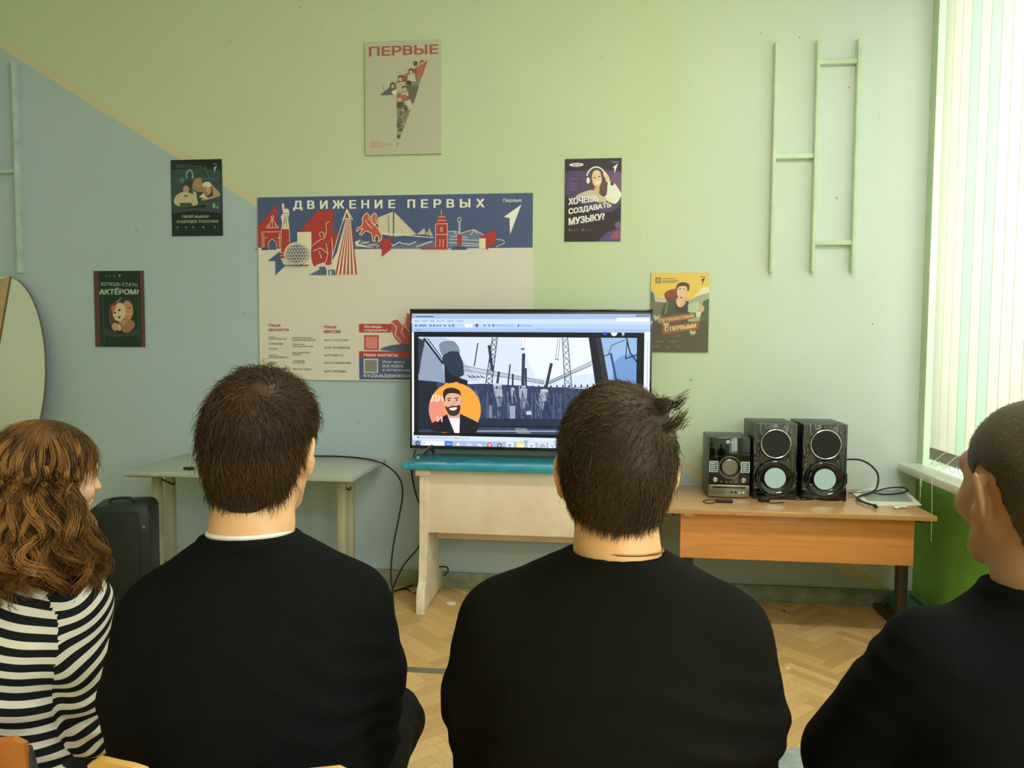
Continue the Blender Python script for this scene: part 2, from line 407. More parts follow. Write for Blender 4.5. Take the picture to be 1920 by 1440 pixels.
while ys > -1.15:
    a = math.radians(-2); yc = ys-sl_w/2*math.cos(a)
    pts = [(sl_w*(t-0.5)*math.sin(a)+0.003*math.sin(math.pi*t), yc+sl_w*(t-0.5)*math.cos(a)) for t in [i/6 for i in range(7)]]
    out = pts+[(x+0.0006, y) for x, y in reversed(pts)]
    MB().prism(out, 'z', 0.025, HEAD-SILL-0.06).build('slat', M_SLAT[(k*5 % 7) % 3 == 1], bl)
    MB().prism([(x+(0.002 if i > 6 else -0.002), y) for i, (x, y) in enumerate(out)], 'z', 0.018, 0.075).build('slat_weight', mat('grey_slat_weight', (150, 145, 138), 0.5, 0.05), bl)
    weights.append((yc,)); ys -= pitch; k += 1
ch = MB()
for (a,), (b,) in zip(weights, weights[1:]):
    ch.tube([(-0.012, a+(b-a)*t, 0.03-0.035*math.sin(math.pi*t)) for t in [i/8 for i in range(9)]], 0.0016, 5)
ch.build('bottom_chain', M_WHITE, bl)
for px0, py0, py1 in ((1727, 880, 940), (1748, 895, 1014)):
    p = at(px0, py0, X=XR-0.105); q = at(px0-3, py1, X=XR-0.105); l = p-bl.location; e = q-bl.location
    cb = MB(); cb.tube(spline([(0.0, l.y, 0.10), (-0.08, l.y, 0.03), (-0.122, l.y, l.z), (-0.123, (l.y+e.y)/2, (l.z+e.z)/2), (-0.123, e.y, e.z)], 6), 0.0014, 5)
    if py1 < 1000:
        cb.tube([(-0.124, l.y-0.008*math.cos(t), l.z-0.06-0.022*math.sin(t)) for t in [2*math.pi*i/14 for i in range(14)]], 0.0016, 5, close=True)
    for i in range(5): cb.lathe([(0.0005, -0.003), (0.003, 0), (0.0005, 0.003)], (-0.123, e.y+(l.y-e.y)*i/6, e.z+(l.z-e.z)*i/6), seg=8)
    cb.build('pull_cord', M_WHITE, bl)

# added unseen ceiling lamps, brightening the window side of the room
for lx, ly in ((0.75, -1.5), (0.75, 1.7)):
    lamp = empty('added_ceiling_lamp', (lx, ly, ZC-0.09), label='added unseen long white ceiling lamp fitting, %s' % ('nearer the back wall' if ly > 1 else 'nearer the rear wall'), cat='ceiling lamp', group='added ceiling lamps')
    MB().cbox(-0.6, 0.6, -0.09, 0.09, 0.03, 0.09, 0.006).build('housing', M_PVC, lamp)
    dm = MATS.get('lit_diffuser')
    if dm is None:
        dm = bpy.data.materials.new('lit_diffuser'); N, L = nodes_of(dm)
        N['Principled BSDF'].inputs['Emission Color'].default_value = (1.0, 0.95, 0.86, 1); N['Principled BSDF'].inputs['Emission Strength'].default_value = LAMP_E; MATS['lit_diffuser'] = dm
    MB().cbox(-0.58, 0.58, -0.08, 0.08, 0.0, 0.03, 0.01).build('diffuser', dm, lamp)

# ------------------------------------------------------------------ wall racks of painted laths
def rack(name, x_posts, rungs, z0, z1, m, label):
    o = empty(name, (x_posts[0], W, (z0+z1)/2), label=label, cat='wall rack'); cz = (z0+z1)/2
    for x in x_posts:
        MB().cbox(x-x_posts[0]-0.008, x-x_posts[0]+0.008, -0.042, 0, z0-cz, z1-cz, 0.002).build('upright', m, o)
    for a, b, z in rungs:
        MB().cbox(a-x_posts[0], b-x_posts[0], -0.030, 0, z-cz-0.011, z-cz+0.011, 0.002).build('rung', m, o)
M_MINT = mat('mint_lath_paint', (208, 228, 200), 0.5, 0.04, 10.0)
rack('wall_rack', (0.862, 1.062, 1.253), ((1.062, 1.253, 2.716), (0.862, 1.062, 2.262), (1.062, 1.253, 1.834)), 1.69, 2.82, M_MINT,
     'pale green painted lath rack with three uprights on the wall near the window')
rack('wall_rack', (-3.245, -3.44), ((-3.44, -3.245, 2.273),), 1.705, 2.866, mat('bluish_lath_paint', (180, 204, 194), 0.5, 0.06, 10.0),
     'pale blue-green painted lath rack at the far left edge above the oval mirror')

# ------------------------------------------------------------------ oval mirror leaning on the wall at the left
def mirror_mat():
    m = bpy.data.materials.new('dull_mirror_glass'); N, L = nodes_of(m); P = N['Principled BSDF']
    P.inputs['Base Color'].default_value = (*lin((216, 222, 216)), 1); P.inputs['Metallic'].default_value = 0.25; P.inputs['Roughness'].default_value = 0.22
    return m
mir = empty('oval_mirror', (-3.335, 3.79, 0.53), label='tall oval mirror with a painted brown door-frame reflection, standing behind the curly-haired person', cat='mirror')
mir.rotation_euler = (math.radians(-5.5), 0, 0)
ov = [(0.268*math.cos(2*math.pi*k/64), 0.58+0.58*math.sin(2*math.pi*k/64)) for k in range(64)]
MB().prism(ov, 'y', 0.0, -0.008, 0.0015).build('mirror_glass', mirror_mat(), mir)
MB().prism([(x*1.0, 0.58+(z-0.58)*1.0) for x, z in ov], 'y', 0.012, 0.0005, 0.0).build('backing', mat('brown_hardboard', (120, 92, 60), 0.7), mir)
MB().prism([(0.035, 1.1585), (0.047, 1.1545), (-0.052, 0.45), (-0.064, 0.45)], 'y', -0.0075, -0.0095).build('painted_reflection_strip', mat('reflected_frame_tint', (122, 92, 52), 0.5), mir)  # reflection of a door frame painted onto the glass as a brown strip
MB().prism([(-0.25, 0.45), (-0.064, 0.45), (0.035, 1.1585), (-0.08, 1.133), (-0.17, 1.025), (-0.23, 0.86), (-0.262, 0.66)], 'y', -0.0075, -0.0086).build('painted_reflection_panel', mat('reflected_room_tint', (190, 158, 122), 0.4), mir)  # reflected area beside the frame, painted on as a tan patch
mst = MB()
for s in (-1, 1): mst.tube([(s*0.10, 0.02, 0.10), (s*0.15, 0.0, -0.525)], 0.012, 10)
mst.cbox(-0.18, 0.18, -0.03, 0.03, 0.0, 0.03, 0.004); mst.build('stand', mat('dark_metal_stand', (60, 60, 58), 0.5), mir)

# ------------------------------------------------------------------ grey desk on the left
M_GREYTOP = mat('grey_laminate_top', (176, 186, 176), 0.35, 0.03, 5.0)
M_LEG = mat('beige_steel_leg', (174, 172, 148), 0.45, 0.04, 8.0)
gx0, gx1, gy0, gy1, gz = -2.275, -1.125, 3.335, 3.895, 0.70
gd = empty('grey_desk', ((gx0+gx1)/2, (gy0+gy1)/2, 0), label='plain grey-topped desk with beige twin steel legs against the blue-grey wall', cat='desk')
hw, hd = (gx1-gx0)/2, (gy1-gy0)/2
MB().prism([(-hw, -hd), (hw, -hd), (hw+0.0, hd), (-hw+0.0, hd)], 'z', gz-0.024, gz, 0.003).build('tabletop', M_GREYTOP, gd)
def gp(px, py, Y): return at(px, py, Y=Y).x-gd.location.x
for s in (-1, 1):
    yb = 0.10; ya = -0.06
    xs = (gp(295, 920, 3.615-0.06), gp(320, 920, 3.615+0.10)) if s < 0 else (gp(642, 920, 3.615-0.06), gp(656, 920, 3.615+0.10))
    for x, y in zip(xs, (ya, yb)):
        MB().cbox(x-0.02, x+0.02, y-0.02, y+0.02, 0.03, gz-0.045, 0.004).build('leg', M_LEG, gd)
    xm = sum(xs)/2
    MB().cbox(xm-0.055, xm+0.055, -0.23, 0.23, 0.0, 0.03, 0.008).build('foot', M_LEG, gd)
    MB().cbox(xm-0.075, xm+0.06, -0.20, 0.20, gz-0.045, gz-0.024, 0.004).build('top_bracket', M_LEG, gd)
    hk = MB(); x = xs[0]+0.055 if s < 0 else xs[1]+0.02
    hk.tube(spline([(x-0.03 if s < 0 else x, ya, 0.62), (x+0.02, ya, 0.60), (x+0.035, ya, 0.595), (x+0.04, ya, 0.61)], 5), 0.005, 8)
    hk.build('bag_hook', mat('dark_hook_metal', (52, 50, 46), 0.4), gd)

# ------------------------------------------------------------------ white desk with the blue top, under the television
M_BLUE = mat('turquoise_blue_enamel', (44, 158, 186), 0.25, 0.10, 7.0, coat=0.3)
M_CREAM = mat('peach_cream_enamel', (250, 226, 206), 0.4, 0.05, 5.0)
M_IVORY = mat('worn_ivory_enamel', (236, 224, 200), 0.45, 0.06, 14.0)
bx, byf, byb, bz = -0.945, 3.53, 3.90, 0.735
bd = empty('school_desk', (-0.3, 3.72, 0), label='cream painted school desk with glossy blue top carrying the television', cat='desk')
L0 = bd.location
MB().cbox(bx-L0.x, 0.345-L0.x, byf-L0.y, byb-L0.y, bz-0.030, bz, 0.008, 3).build('tabletop', M_BLUE, bd)
MB().cbox(-0.845-L0.x, 0.245-L0.x, 3.588-L0.y, 3.606-L0.y, 0.385, bz-0.030, 0.002).build('modesty_panel', M_CREAM, bd)
for s, x in ((-1, -0.865), (1, 0.225)):
    x -= L0.x
    side = [(-0.145, bz-0.03), (0.17, bz-0.03), (0.17, bz-0.07), (0.10, bz-0.10), (0.095, 0.20), (0.19, 0.15), (0.205, 0.10), (0.205, 0.0), (0.15, 0.0), (0.12, 0.02), (-0.12, 0.02), (-0.15, 0.0), (-0.215, 0.0), (-0.215, 0.085), (-0.20, 0.12), (-0.160, 0.14), (-0.15, 0.18), (-0.145, 0.30)]
    MB().prism(side, 'x', x, x+0.042, 0.004).build('side_panel', M_IVORY, bd)
    MB().cbox(x-0.016, x+0.058, -0.165, 0.16, bz-0.062, bz-0.030, 0.004).build('top_rail', M_IVORY, bd)
MB().cbox(-0.83-L0.x, 0.23-L0.x, 3.80-L0.y, 3.82-L0.y, 0.30, 0.42, 0.003).build('cross_rail', M_CREAM, bd)

# ------------------------------------------------------------------ wooden desk on the right
def wood(name, rgb, rough=0.35, axis=0, dark=0.72, coat=0.2):
    m = bpy.data.materials.new(name); N, L = nodes_of(m); P = N['Principled BSDF']
    tc = N.new('ShaderNodeTexCoord'); mp = N.new('ShaderNodeMapping'); s = [14, 14, 14]; s[axis] = 1.1; mp.inputs['Scale'].default_value = s
    L.new(tc.outputs['Object'], mp.inputs[0])
    n = noise(N, L, mp.outputs[0], 1.6, 6.0, 0.6); n.inputs['Distortion'].default_value = 0.6
    n2 = noise(N, L, mp.outputs[0], 9.0, 4.0)
    c = lin(rgb); c = ramp(N, L, n.outputs[0], [(0.25, tuple(v*dark for v in c)), (0.5, c), (0.8, tuple(min(0.95, v*1.1) for v in c))])
    c = mixc(N, L, mth(N, L, 'MULTIPLY', n2.outputs[0], 0.25), c, tuple(v*0.6 for v in lin(rgb)))
    L.new(c, P.inputs['Base Color']); P.inputs['Roughness'].default_value = rough; P.inputs['Coat Weight'].default_value = coat; P.inputs['Coat Roughness'].default_value = 0.15
    return m
M_OAK = wood('amber_wood_panel', (236, 162, 92), 0.4)
M_OAKTOP = wood('tan_wood_top', (206, 158, 106), 0.25, 0, 0.85, 0.5)
M_DKLEG = mat('dark_brown_steel', (66, 58, 44), 0.45, 0.05)
wx0, wx1, wy0, wy1, wz = 0.303, 1.448, 3.325, 3.90, 0.60
wd = empty('wooden_desk', ((wx0+wx1)/2, (wy0+wy1)/2, 0), label='low amber wooden school desk with brown steel legs carrying the stereo', cat='desk'); L1 = wd.location
ww, wh = (wx1-wx0)/2, (wy1-wy0)/2
MB().cbox(-ww, ww, -wh, wh, wz-0.022, wz, 0.003).build('tabletop', M_OAKTOP, wd)
qa, qb = at(1275, 1045, Y=3.385), at(1712, 1068, Y=3.385)
MB().cbox(qa.x-L1.x, qb.x-L1.x, 3.385-L1.y, 3.401-L1.y, qa.z, wz-0.022, 0.002).build('modesty_panel', M_OAK, wd)
for s, x in ((-1, at(1290, 1056, Y=3.60).x), (1, at(1690, 1100, Y=3.60).x)):
    x -= L1.x; l = MB(); l.cbox(x-0.022, x+0.022, -0.03, 0.015, 0.03, wz-0.05, 0.003); l.build('leg', M_DKLEG, wd)
    MB().cbox(x-0.020, x+0.020, -0.24, 0.275, 0.0, 0.03, 0.003).build('foot', M_DKLEG, wd)
    MB().cbox(x-0.018, x+0.018, -0.19, 0.24, wz-0.05, wz-0.022, 0.002).build('top_bracket', M_DKLEG, wd)
MB().tube(spline([(0.362-L1.x, -0.20, wz-0.015), (0.345-L1.x, -0.20, wz-0.038), (0.358-L1.x, -0.20, wz-0.055)], 5), 0.004, 8).build('bag_hook', M_DKLEG, wd)
qs = at(1291, 965, Y=3.385)
MB().cbox(qs.x-0.02-L1.x, qs.x+0.02-L1.x, 3.3835-L1.y, 3.3855-L1.y, qs.z-0.006, qs.z+0.006, 0.0).build('paper_sticker', M_WHITE, wd)

# teal flat bag lying beside the desk leg
tb = at(1665, 1140, Y=3.76)
m_teal = mat('teal_cloth', (62, 124, 132), 0.6, 0.1, 12.0, 0.3, 80)
bg_ = MB()
bg_.prism(spline([(0.0, 0.005, 0), (0.0, 0.05, 0), (-0.02, 0.085, 0), (-0.05, 0.10, 0), (-0.09, 0.085, 0), (-0.10, 0.02, 0), (-0.05, 0.002, 0)], 5, True).__class__([(p.x, p.y) for p in spline([(0.0, 0.0, 0), (0.0, 0.05, 0), (-0.02, 0.085, 0), (-0.05, 0.10, 0), (-0.09, 0.085, 0), (-0.10, 0.02, 0), (-0.05, 0.0, 0)], 5, True)]), 'y', -0.17, 0.10, 0.006)
tbag = bg_.build('cloth_roll', [m_teal]); tbag.location = (1.565, 3.78, 0.002)
tag(tbag, 'rolled teal cloth lying on the floor behind the wooden desk leg', 'cloth roll')
MB().tube(spline([(-0.10, -0.172, 0.03), (-0.085, -0.175, 0.09), (-0.05, -0.175, 0.104), (-0.015, -0.175, 0.088), (0.0, -0.172, 0.05)], 5), 0.004, 6).build('dark_edging', mat('navy_edging', (28, 36, 52), 0.6), tbag)

# ------------------------------------------------------------------ stereo on the wooden desk
M_BLK = mat('black_satin_plastic', (26, 28, 28), 0.35, 0.05, 20.0)
M_GLOSS = mat('black_gloss_plastic', (14, 15, 16), 0.08, 0.03, 20.0, coat=0.6)
M_CHROME = mat('bright_chrome', (220, 222, 220), 0.18, 0.02, metal=1.0)
M_SILVER = mat('brushed_silver', (150, 146, 136), 0.3, 0.05, 60.0, metal=0.8)
def vinyl():
    m = bpy.data.materials.new('black_wood_grain_vinyl'); N, L = nodes_of(m); P = N['Principled BSDF']
    tc = N.new('ShaderNodeTexCoord'); mp = N.new('ShaderNodeMapping'); mp.inputs['Scale'].default_value = (9, 1, 1.6); L.new(tc.outputs['Object'], mp.inputs[0])
    n = noise(N, L, mp.outputs[0], 2.2, 1.5, 0.4); n.inputs['Distortion'].default_value = 0.9
    w = mth(N, L, 'FRACT', mth(N, L, 'MULTIPLY', n.outputs[0], 16.0))
    L.new(ramp(N, L, w, [(0.0, lin((24, 26, 25))), (0.55, lin((48, 50, 48))), (0.8, lin((112, 114, 108))), (0.95, lin((34, 36, 34)))]), P.inputs['Base Color'])
    P.inputs['Roughness'].default_value = 0.22; P.inputs['Coat Weight'].default_value = 0.5; return m
M_VINYL = vinyl()
def silver_cone():
    m = bpy.data.materials.new('silver_blue_cone'); N, L = nodes_of(m); P = N['Principled BSDF']
    P.inputs['Base Color'].default_value = (*lin((196, 230, 244)), 1); P.inputs['Metallic'].default_value = 0.1; P.inputs['Roughness'].default_value = 0.3; P.inputs['Coat Weight'].default_value = 0.4
    return m
M_CONE = silver_cone()
sf = at(1450, 936, Z=wz).y
def speaker(px0, px1, ptop, label):
    a, b = at(px0, 937, Y=sf), at(px1, 937, Y=sf); t = at((px0+px1)/2, ptop, Y=sf)
    wdt = b.x-a.x; h = t.z-wz; D = min(0.25, W-0.03-sf)
    o = empty('speaker', ((a.x+b.x)/2, sf, wz), label=label, cat='speaker', group='speakers of the stereo')
    MB().cbox(-wdt/2, wdt/2, 0.012, D, 0, h, 0.004).build('cabinet', M_BLK, o)
    MB().cbox(-wdt/2, wdt/2, 0, 0.013, 0.055, h, 0.004).build('front_panel', M_VINYL, o)
    MB().cbox(-wdt/2-0.001, wdt/2+0.001, -0.005, 0.012, 0.0, 0.056, 0.004).build('plinth', M_GLOSS, o)
    s = wdt/0.218; zh = h*0.735; R = 0.075*s
    MB().lathe([(R*1.08, 0), (R*1.08, 0.006), (R*1.02, 0.009)], (0, 0, zh)).build('horn_surround', M_GLOSS, o)
    MB().lathe([(R*1.02, 0.004), (R*1.02, 0.011), (R*0.985, 0.0125), (R*0.95, 0.011), (R*0.95, 0.004)], (0, 0, zh)).build('chrome_ring', M_CHROME, o)
    MB().lathe([(R*0.95, 0.008), (R*0.80, 0.0062), (R*0.6, 0.0045), (R*0.42, 0.0030), (R*0.25, 0.0022), (0.0005, 0.002)], (0, 0, zh)).build('horn_mouth', mat('matt_black_horn', (16, 18, 18), 0.5), o)
    zw = h*0.285; Q = 0.098*s
    MB().lathe([(Q, 0.0), (Q, 0.012), (Q*0.96, 0.018), (Q*0.86, 0.020), (Q*0.80, 0.014), (Q*0.62, 0.008)], (0, 0, zw)).build('woofer_surround', M_GLOSS, o)
    MB().lathe([(Q*0.98, 0.014), (Q*0.975, 0.020), (Q*0.955, 0.020), (Q*0.95, 0.014)], (0, 0, zw)).build('woofer_rim', mat('dark_chrome', (120, 122, 122), 0.25, metal=1.0), o)
    MB().lathe([(Q*0.62, 0.009), (Q*0.60, 0.013), (Q*0.55, 0.009)], (0, 0, zw)).build('rubber_roll', M_BLK, o)
    MB().lathe([(Q*0.55, 0.010), (Q*0.5, 0.0075), (Q*0.36, 0.0055), (Q*0.18, 0.0065), (0.0005, 0.0068)], (0, 0, zw)).build('woofer_cone', M_CONE, o)
    for sx in (-1, 1):
        MB().lathe([(0.006*s, 0.0), (0.006*s, 0.016), (0.004*s, 0.018)], (sx*Q*0.86, 0, zw-0.01), seg=14).build('screw_boss', M_CHROME if sx < 0 else M_GLOSS, o)
        MB().cbox(sx*wdt/2-0.006-(0.004 if sx > 0 else -0.004), sx*wdt/2+0.006-(0.004 if sx > 0 else -0.004), -0.008, 0.004, zw-0.02, zw+0.03, 0.003).build('side_clip', M_GLOSS, o)
    return o
speaker(1411, 1492, 794, 'black wood-grain speaker with silver cone, next to the stereo main unit')
speaker(1503, 1586, 795, 'black wood-grain speaker with silver cone, nearest the window')

uf = at(1365, 934, Z=wz).y
a, b, t = at(1328, 934, Y=uf), at(1405, 934, Y=uf), at(1365, 820, Y=uf)
uw, uh = b.x-a.x, t.z-wz
un = empty('stereo_unit', ((a.x+b.x)/2, uf, wz), label='black mini stereo main unit with round dial, left of its speakers', cat='stereo')
MB().cbox(-uw/2, uw/2, 0.02, 0.22, 0.004, uh, 0.006).build('housing', mat('dark_grey_steel_case', (58, 60, 56), 0.35, 0.04), un)
MB().cbox(-uw/2, uw/2, 0, 0.021, uh*0.22, uh, 0.006).build('front_panel', M_GLOSS, un)
MB().cbox(-uw/2, uw/2, -0.002, 0.021, 0.004, uh*0.22, 0.005).build('lower_panel', M_SILVER, un)
MB().cbox(-uw*0.40, uw*0.40, -0.004, 0.0, uh*0.165, uh*0.195, 0.001).build('disc_tray', mat('dark_tray_slot', (40, 38, 34), 0.3), un)
dz = uh*0.515; R = uw*0.275
MB().lathe([(R, 0.0), (R, 0.010), (R*0.92, 0.014), (R*0.72, 0.009)], (0, 0, dz)).build('dial_surround', M_GLOSS, un)
MB().lathe([(R*1.0, 0.008), (R*0.99, 0.0125), (R*0.955, 0.0125), (R*0.95, 0.008)], (0, 0, dz)).build('dial_rim', M_CHROME, un)
MB().lathe([(R*0.72, 0.008), (R*0.71, 0.0155), (R*0.66, 0.017), (R*0.63, 0.014), (0.0005, 0.0145)], (0, 0, dz)).build('dial_knob', M_SILVER, un)
for sx in (-1, 1):
    MB().lathe([(0.011, 0), (0.011, 0.006), (0.0085, 0.007), (0.0085, 0.003), (0.0005, 0.003)], (sx*uw*0.345, 0, uh*0.30), seg=24).build('knob', M_CHROME, un)
    lb = MB(); x = sx*uw*0.385; lb.cbox(x-0.020, x+0.020, -0.0012, 0, dz-0.026, dz+0.026); lb.mi = 1
    lb.cbox(x-0.016, x+0.016, -0.0018, 0, dz-0.022, dz+0.022); lb.mi = 0
    for q in range(4): lb.cbox(x-0.012, x+0.010-0.004*(q % 2), -0.0022, 0, dz-0.017+q*0.010, dz-0.013+q*0.010)
    lb.build('sticker', [mat('white_sticker', (214, 222, 220), 0.5), mat('blue_grey_sticker_ink', (84, 112, 124), 0.5)], un)
for q in range(4):
    MB().lathe([(0.004, 0), (0.004, 0.004), (0.0005, 0.0045)], (-0.036+q*0.022, 0, uh*0.265), seg=12).build('button', M_SILVER, un)
    MB().lathe([(0.0055, 0), (0.0055, 0.003), (0.0035, 0.003), (0.003, 0.0005), (0.0005, 0.0005)], (0.012+q*0.018, -0.002, uh*0.10), seg=14).build('jack_socket', M_CHROME if q > 1 else M_BLK, un)
for sx in (-1, 1): MB().cbox(sx*uw*0.4-0.012, sx*uw*0.4+0.012, 0.01, 0.19, 0.0, 0.005).build('rubber_foot', M_BLK, un)
A_INK = attr_mat('printed_ink', 0.45); A_GLOSS = attr_mat('glossy_printed_ink', 0.3, spec=0.4)
lg = Art((0, 0, 100, 100), uw, uh); lg.b = (0, 0, 100, 100)
lg.oval(45, 7.5, 4.4, 2.9, (226, 226, 226)); lg.oval(43.8, 6.9, 0.7, 0.5, (30, 30, 30)); lg.line([(45, 6), (45, 9), (47, 9)], 0.6, (30, 30, 30))
lg.text('LG', (51, 5.4, 58, 9.6), (210, 210, 210), 0.03); lg.take('badge', un, A_INK)

# things lying on the wooden desk
def on_desk(px, py, dz=0.0): return at(px, py, Z=wz+dz)
M_RUB = mat('black_rubber_cable', (20, 20, 20), 0.5, 0.03)
def cable(name, pts, r, label, m=M_RUB, plug=None, cat='cable', n=8):
    pts = [Vector(p) for p in pts]; o = empty(name, pts[0], label=label, cat=cat)
    MB().tube([p-pts[0] for p in spline(pts, n)], r, 8).build('cord', m, o)
    if plug is not None: plug(o, pts[0])
    return o
yb = sf+0.17
def pl(o, base):
    p = on_desk(1640, 948, 0.014)-base; d = (on_desk(1630, 945, 0.009)-on_desk(1622, 938, 0.009)).normalized()
    pb = MB(); pb.tube([p-d*0.02, p-d*0.005, p, p+d*0.022, p+d*0.03], [0.004, 0.006, 0.009, 0.009, 0.007], 10); pb.build('plug', M_BLK, o)
cable('power_cable', [on_desk(1584, 880, 0.0)*0+Vector((at(1580, 862, Y=yb))), at(1610, 862, Y=yb), at(1632, 872, Y=yb), at(1646, 890, Y=yb-0.02), at(1644, 914, Y=yb-0.06), on_desk(1632, 924, 0.024), on_desk(1612, 930, 0.0125), on_desk(1608, 936, 0.0105), on_desk(1618, 941, 0.0105), on_desk(1640, 948, 0.014)],
      0.0045, 'thick black power cable looping from the speaker to a plug on the wooden desk', plug=pl)
cable('signal_cable', [on_desk(1592, 925, 0.005), on_desk(1622, 924, 0.005), on_desk(1660, 927, 0.0158), on_desk(1690, 924, 0.0158), on_desk(1702, 919, 0.0158), on_desk(1690, 914, 0.0158), on_desk(1660, 916, 0.0158), on_desk(1630, 925, 0.0158), on_desk(1605, 933, 0.006)],
      0.0035, 'thin black cable lying in a flat loop over the grey folder')
cable('speaker_wire', [on_desk(1440, 941, 0.002), on_desk(1470, 938, 0.002), on_desk(1500, 941, 0.002), on_desk(1530, 938, 0.002), on_desk(1560, 942, 0.002), on_desk(1584, 938, 0.002)],
      0.0018, 'thin pale wire lying along the front of the two speakers', mat('pale_wire', (180, 176, 160), 0.5))
def adp(o, base):
    p = on_desk(1358, 939, 0.008)-base
    MB().box(p, (0.075, 0.028, 0.014), 0.004).build('adapter', M_BLK, o)
cable('small_adapter', [on_desk(1345, 940, 0.004), on_desk(1330, 944, 0.003), on_desk(1318, 940, 0.003), on_desk(1330, 937, 0.003), on_desk(1350, 938, 0.005)], 0.002,
      'small black adapter with a short curled lead in front of the stereo unit', plug=adp, cat='adapter')
def adp2(o, base):
    p = on_desk(1432, 937, 0.010)-base
    MB().box(p, (0.05, 0.026, 0.018), 0.005).build('plug_body', M_BLK, o); MB().lathe([(0.010, 0), (0.010, 0.012), (0.006, 0.016)], (p.x-0.005, p.y, p.z+0.006), seg=16).build('plug_face', M_BLK, o)
cable('small_plug', [on_desk(1435, 940, 0.004), on_desk(1448, 943, 0.003), on_desk(1470, 942, 0.003)], 0.002, 'small black plug lying before the left speaker', plug=adp2, cat='plug')
def sheet(name, corners, z, th, m, label, cat):
    P = [on_desk(x, y, z) for x, y in corners]; c = sum(P, Vector())/len(P)
    o = MB().prism([(p.x-c.x, p.y-c.y) for p in P], 'z', 0, th, 0.0).build(name, m); o.location = (c.x, c.y, wz+z); return tag(o, label, cat)
sheet('paper_sheet', [(1597, 926), (1640, 914), (1692, 914), (1728, 948), (1631, 949)], 0.0005, 0.004, mat('white_paper', (236, 236, 226), 0.7, 0.02), 'white paper sheets under the grey folder on the wooden desk', 'paper')
sheet('folder', [(1627, 939), (1616, 922), (1690, 920), (1711, 941)], 0.0048, 0.006, mat('grey_folder_card', (150, 160, 156), 0.3, 0.04), 'closed grey folder lying on white papers beside the speakers', 'folder')
sheet('paper_scrap', [(1676, 949), (1702, 948), (1699, 952), (1690, 951), (1682, 954), (1676, 952)], 0.0050, 0.0008, mat('white_paper', (236, 236, 226)), 'torn scrap of white paper at the front of the papers', 'paper scrap')

# scraps on the floor
def scrap(px, py, s, label):
    p = at(px, py, Z=0); r = random.Random(px)
    pts = [(s*(0.6+0.5*r.random())*math.cos(a), s*0.8*(0.6+0.5*r.random())*math.sin(a)) for a in [2*math.pi*k/7 for k in range(7)]]
    o = MB().prism(pts, 'z', 0.0005, 0.004).build('paper_scrap', mat('white_paper', (236, 236, 226))); o.location = (p.x, p.y, 0); tag(o, label, 'paper scrap')
scrap(847, 1132, 0.028, 'torn white paper scrap on the parquet by the cream desk foot')
scrap(1477, 1254, 0.010, 'tiny white crumb on the parquet right of the broad-shouldered man')
scrap(1520, 1374, 0.014, 'small white scrap on the parquet between the two men at right')
MB_ = MB().lathe([(0.006, 0), (0.006, 0.004), (0.0005, 0.006)], (0, 0, 0), axis='z', seg=10).build('debris', mat('dark_crumb', (60, 44, 30), 0.7)); MB_.location = at(1470, 1146, Z=0); tag(MB_, 'small dark crumb on the floor below the wooden desk panel', 'debris')

# cables of the television and the grey desk
cable('desk_cable', [at(578, 855, Z=gz+0.0048), at(640, 856, Z=gz+0.0048), at(690, 861, Z=gz+0.0048), at(723, 872, Y=3.66), at(748, 895, Y=3.64), at(755, 925, Y=3.63), at(748, 970, Y=3.62), at(738, 1020, Y=3.60), at(733, 1070, Y=3.58), at(736, 1110, Y=3.56), at(739, 1150, Z=0.004)],
      0.0042, 'black cable running off the grey desk and down to the floor')
cable('television_cable', [at(780, 842, Y=3.70), at(774, 862, Y=3.915), at(772, 885, Y=3.915), at(778, 920, Y=3.915), at(790, 955, Y=3.90), at(797, 990, Y=3.88), at(785, 1025, Y=3.85), at(757, 1060, Y=3.75), at(738, 1100, Z=0.03), at(734, 1125, Z=0.005)],
      0.0042, 'black cable dropping behind the blue desk edge to the floor')
cable('floor_cable', [at(722, 1113, Z=0.005), at(760, 1104, Z=0.005), at(800, 1084, Z=0.005)+Vector((0, -0.25, 0)), at(815, 1068, Y=3.84), at(836, 1063, Y=3.84), at(840, 1070, Y=3.84), at(832, 1080, Y=3.84)],
      0.0042, 'black cable on the floor curling past the cream desk foot')
cable('floor_lead', [at(726, 1112, Z=0.012), at(765, 1100, Z=0.008), at(792, 1091, Z=0.006)], 0.0040, 'short black lead lying on the floor left of the cream desk foot')
pk = at(354, 878, Z=gz+0.008); o = MB().box((0, 0, 0), (0.05, 0.02, 0.014), 0.004).build('small_plug', M_BLK); o.location = pk; tag(o, 'small black plug on the grey desk edge beside the left man\'s ear', 'plug')

# portable speaker behind the curly-haired person
sp0 = at(186, 945, Y=3.1); sp1 = at(283, 945, Y=3.1)
sw = sp1.x-sp0.x+0.005; stop = at(240, 945, Y=3.15).z
ps = empty('portable_speaker', ((sp0.x+sp1.x)/2-0.03, 3.1, 0), math.radians(21), label='black portable box speaker with a top handle standing before the grey desk', cat='speaker box')
m_ps = mat('dark_teal_black_plastic', (22, 30, 28), 0.45, 0.08, 10.0)
rr_ = 0.035
def rrect(w, z0, z1, r, n=6):
    out = []
    for cx, cz, a0 in ((w/2-r, z1-r, 0), (-w/2+r, z1-r, 90), (-w/2+r, z0+r, 180), (w/2-r, z0+r, 270)):
        out += [(cx+r*math.cos(math.radians(a0+90*k/n)), cz+r*math.sin(math.radians(a0+90*k/n))) for k in range(n+1)]
    return out
MB().prism(rrect(sw, 0.03, stop, 0.035), 'y', 0.0, 0.20, 0.008).build('cabinet', m_ps, ps)
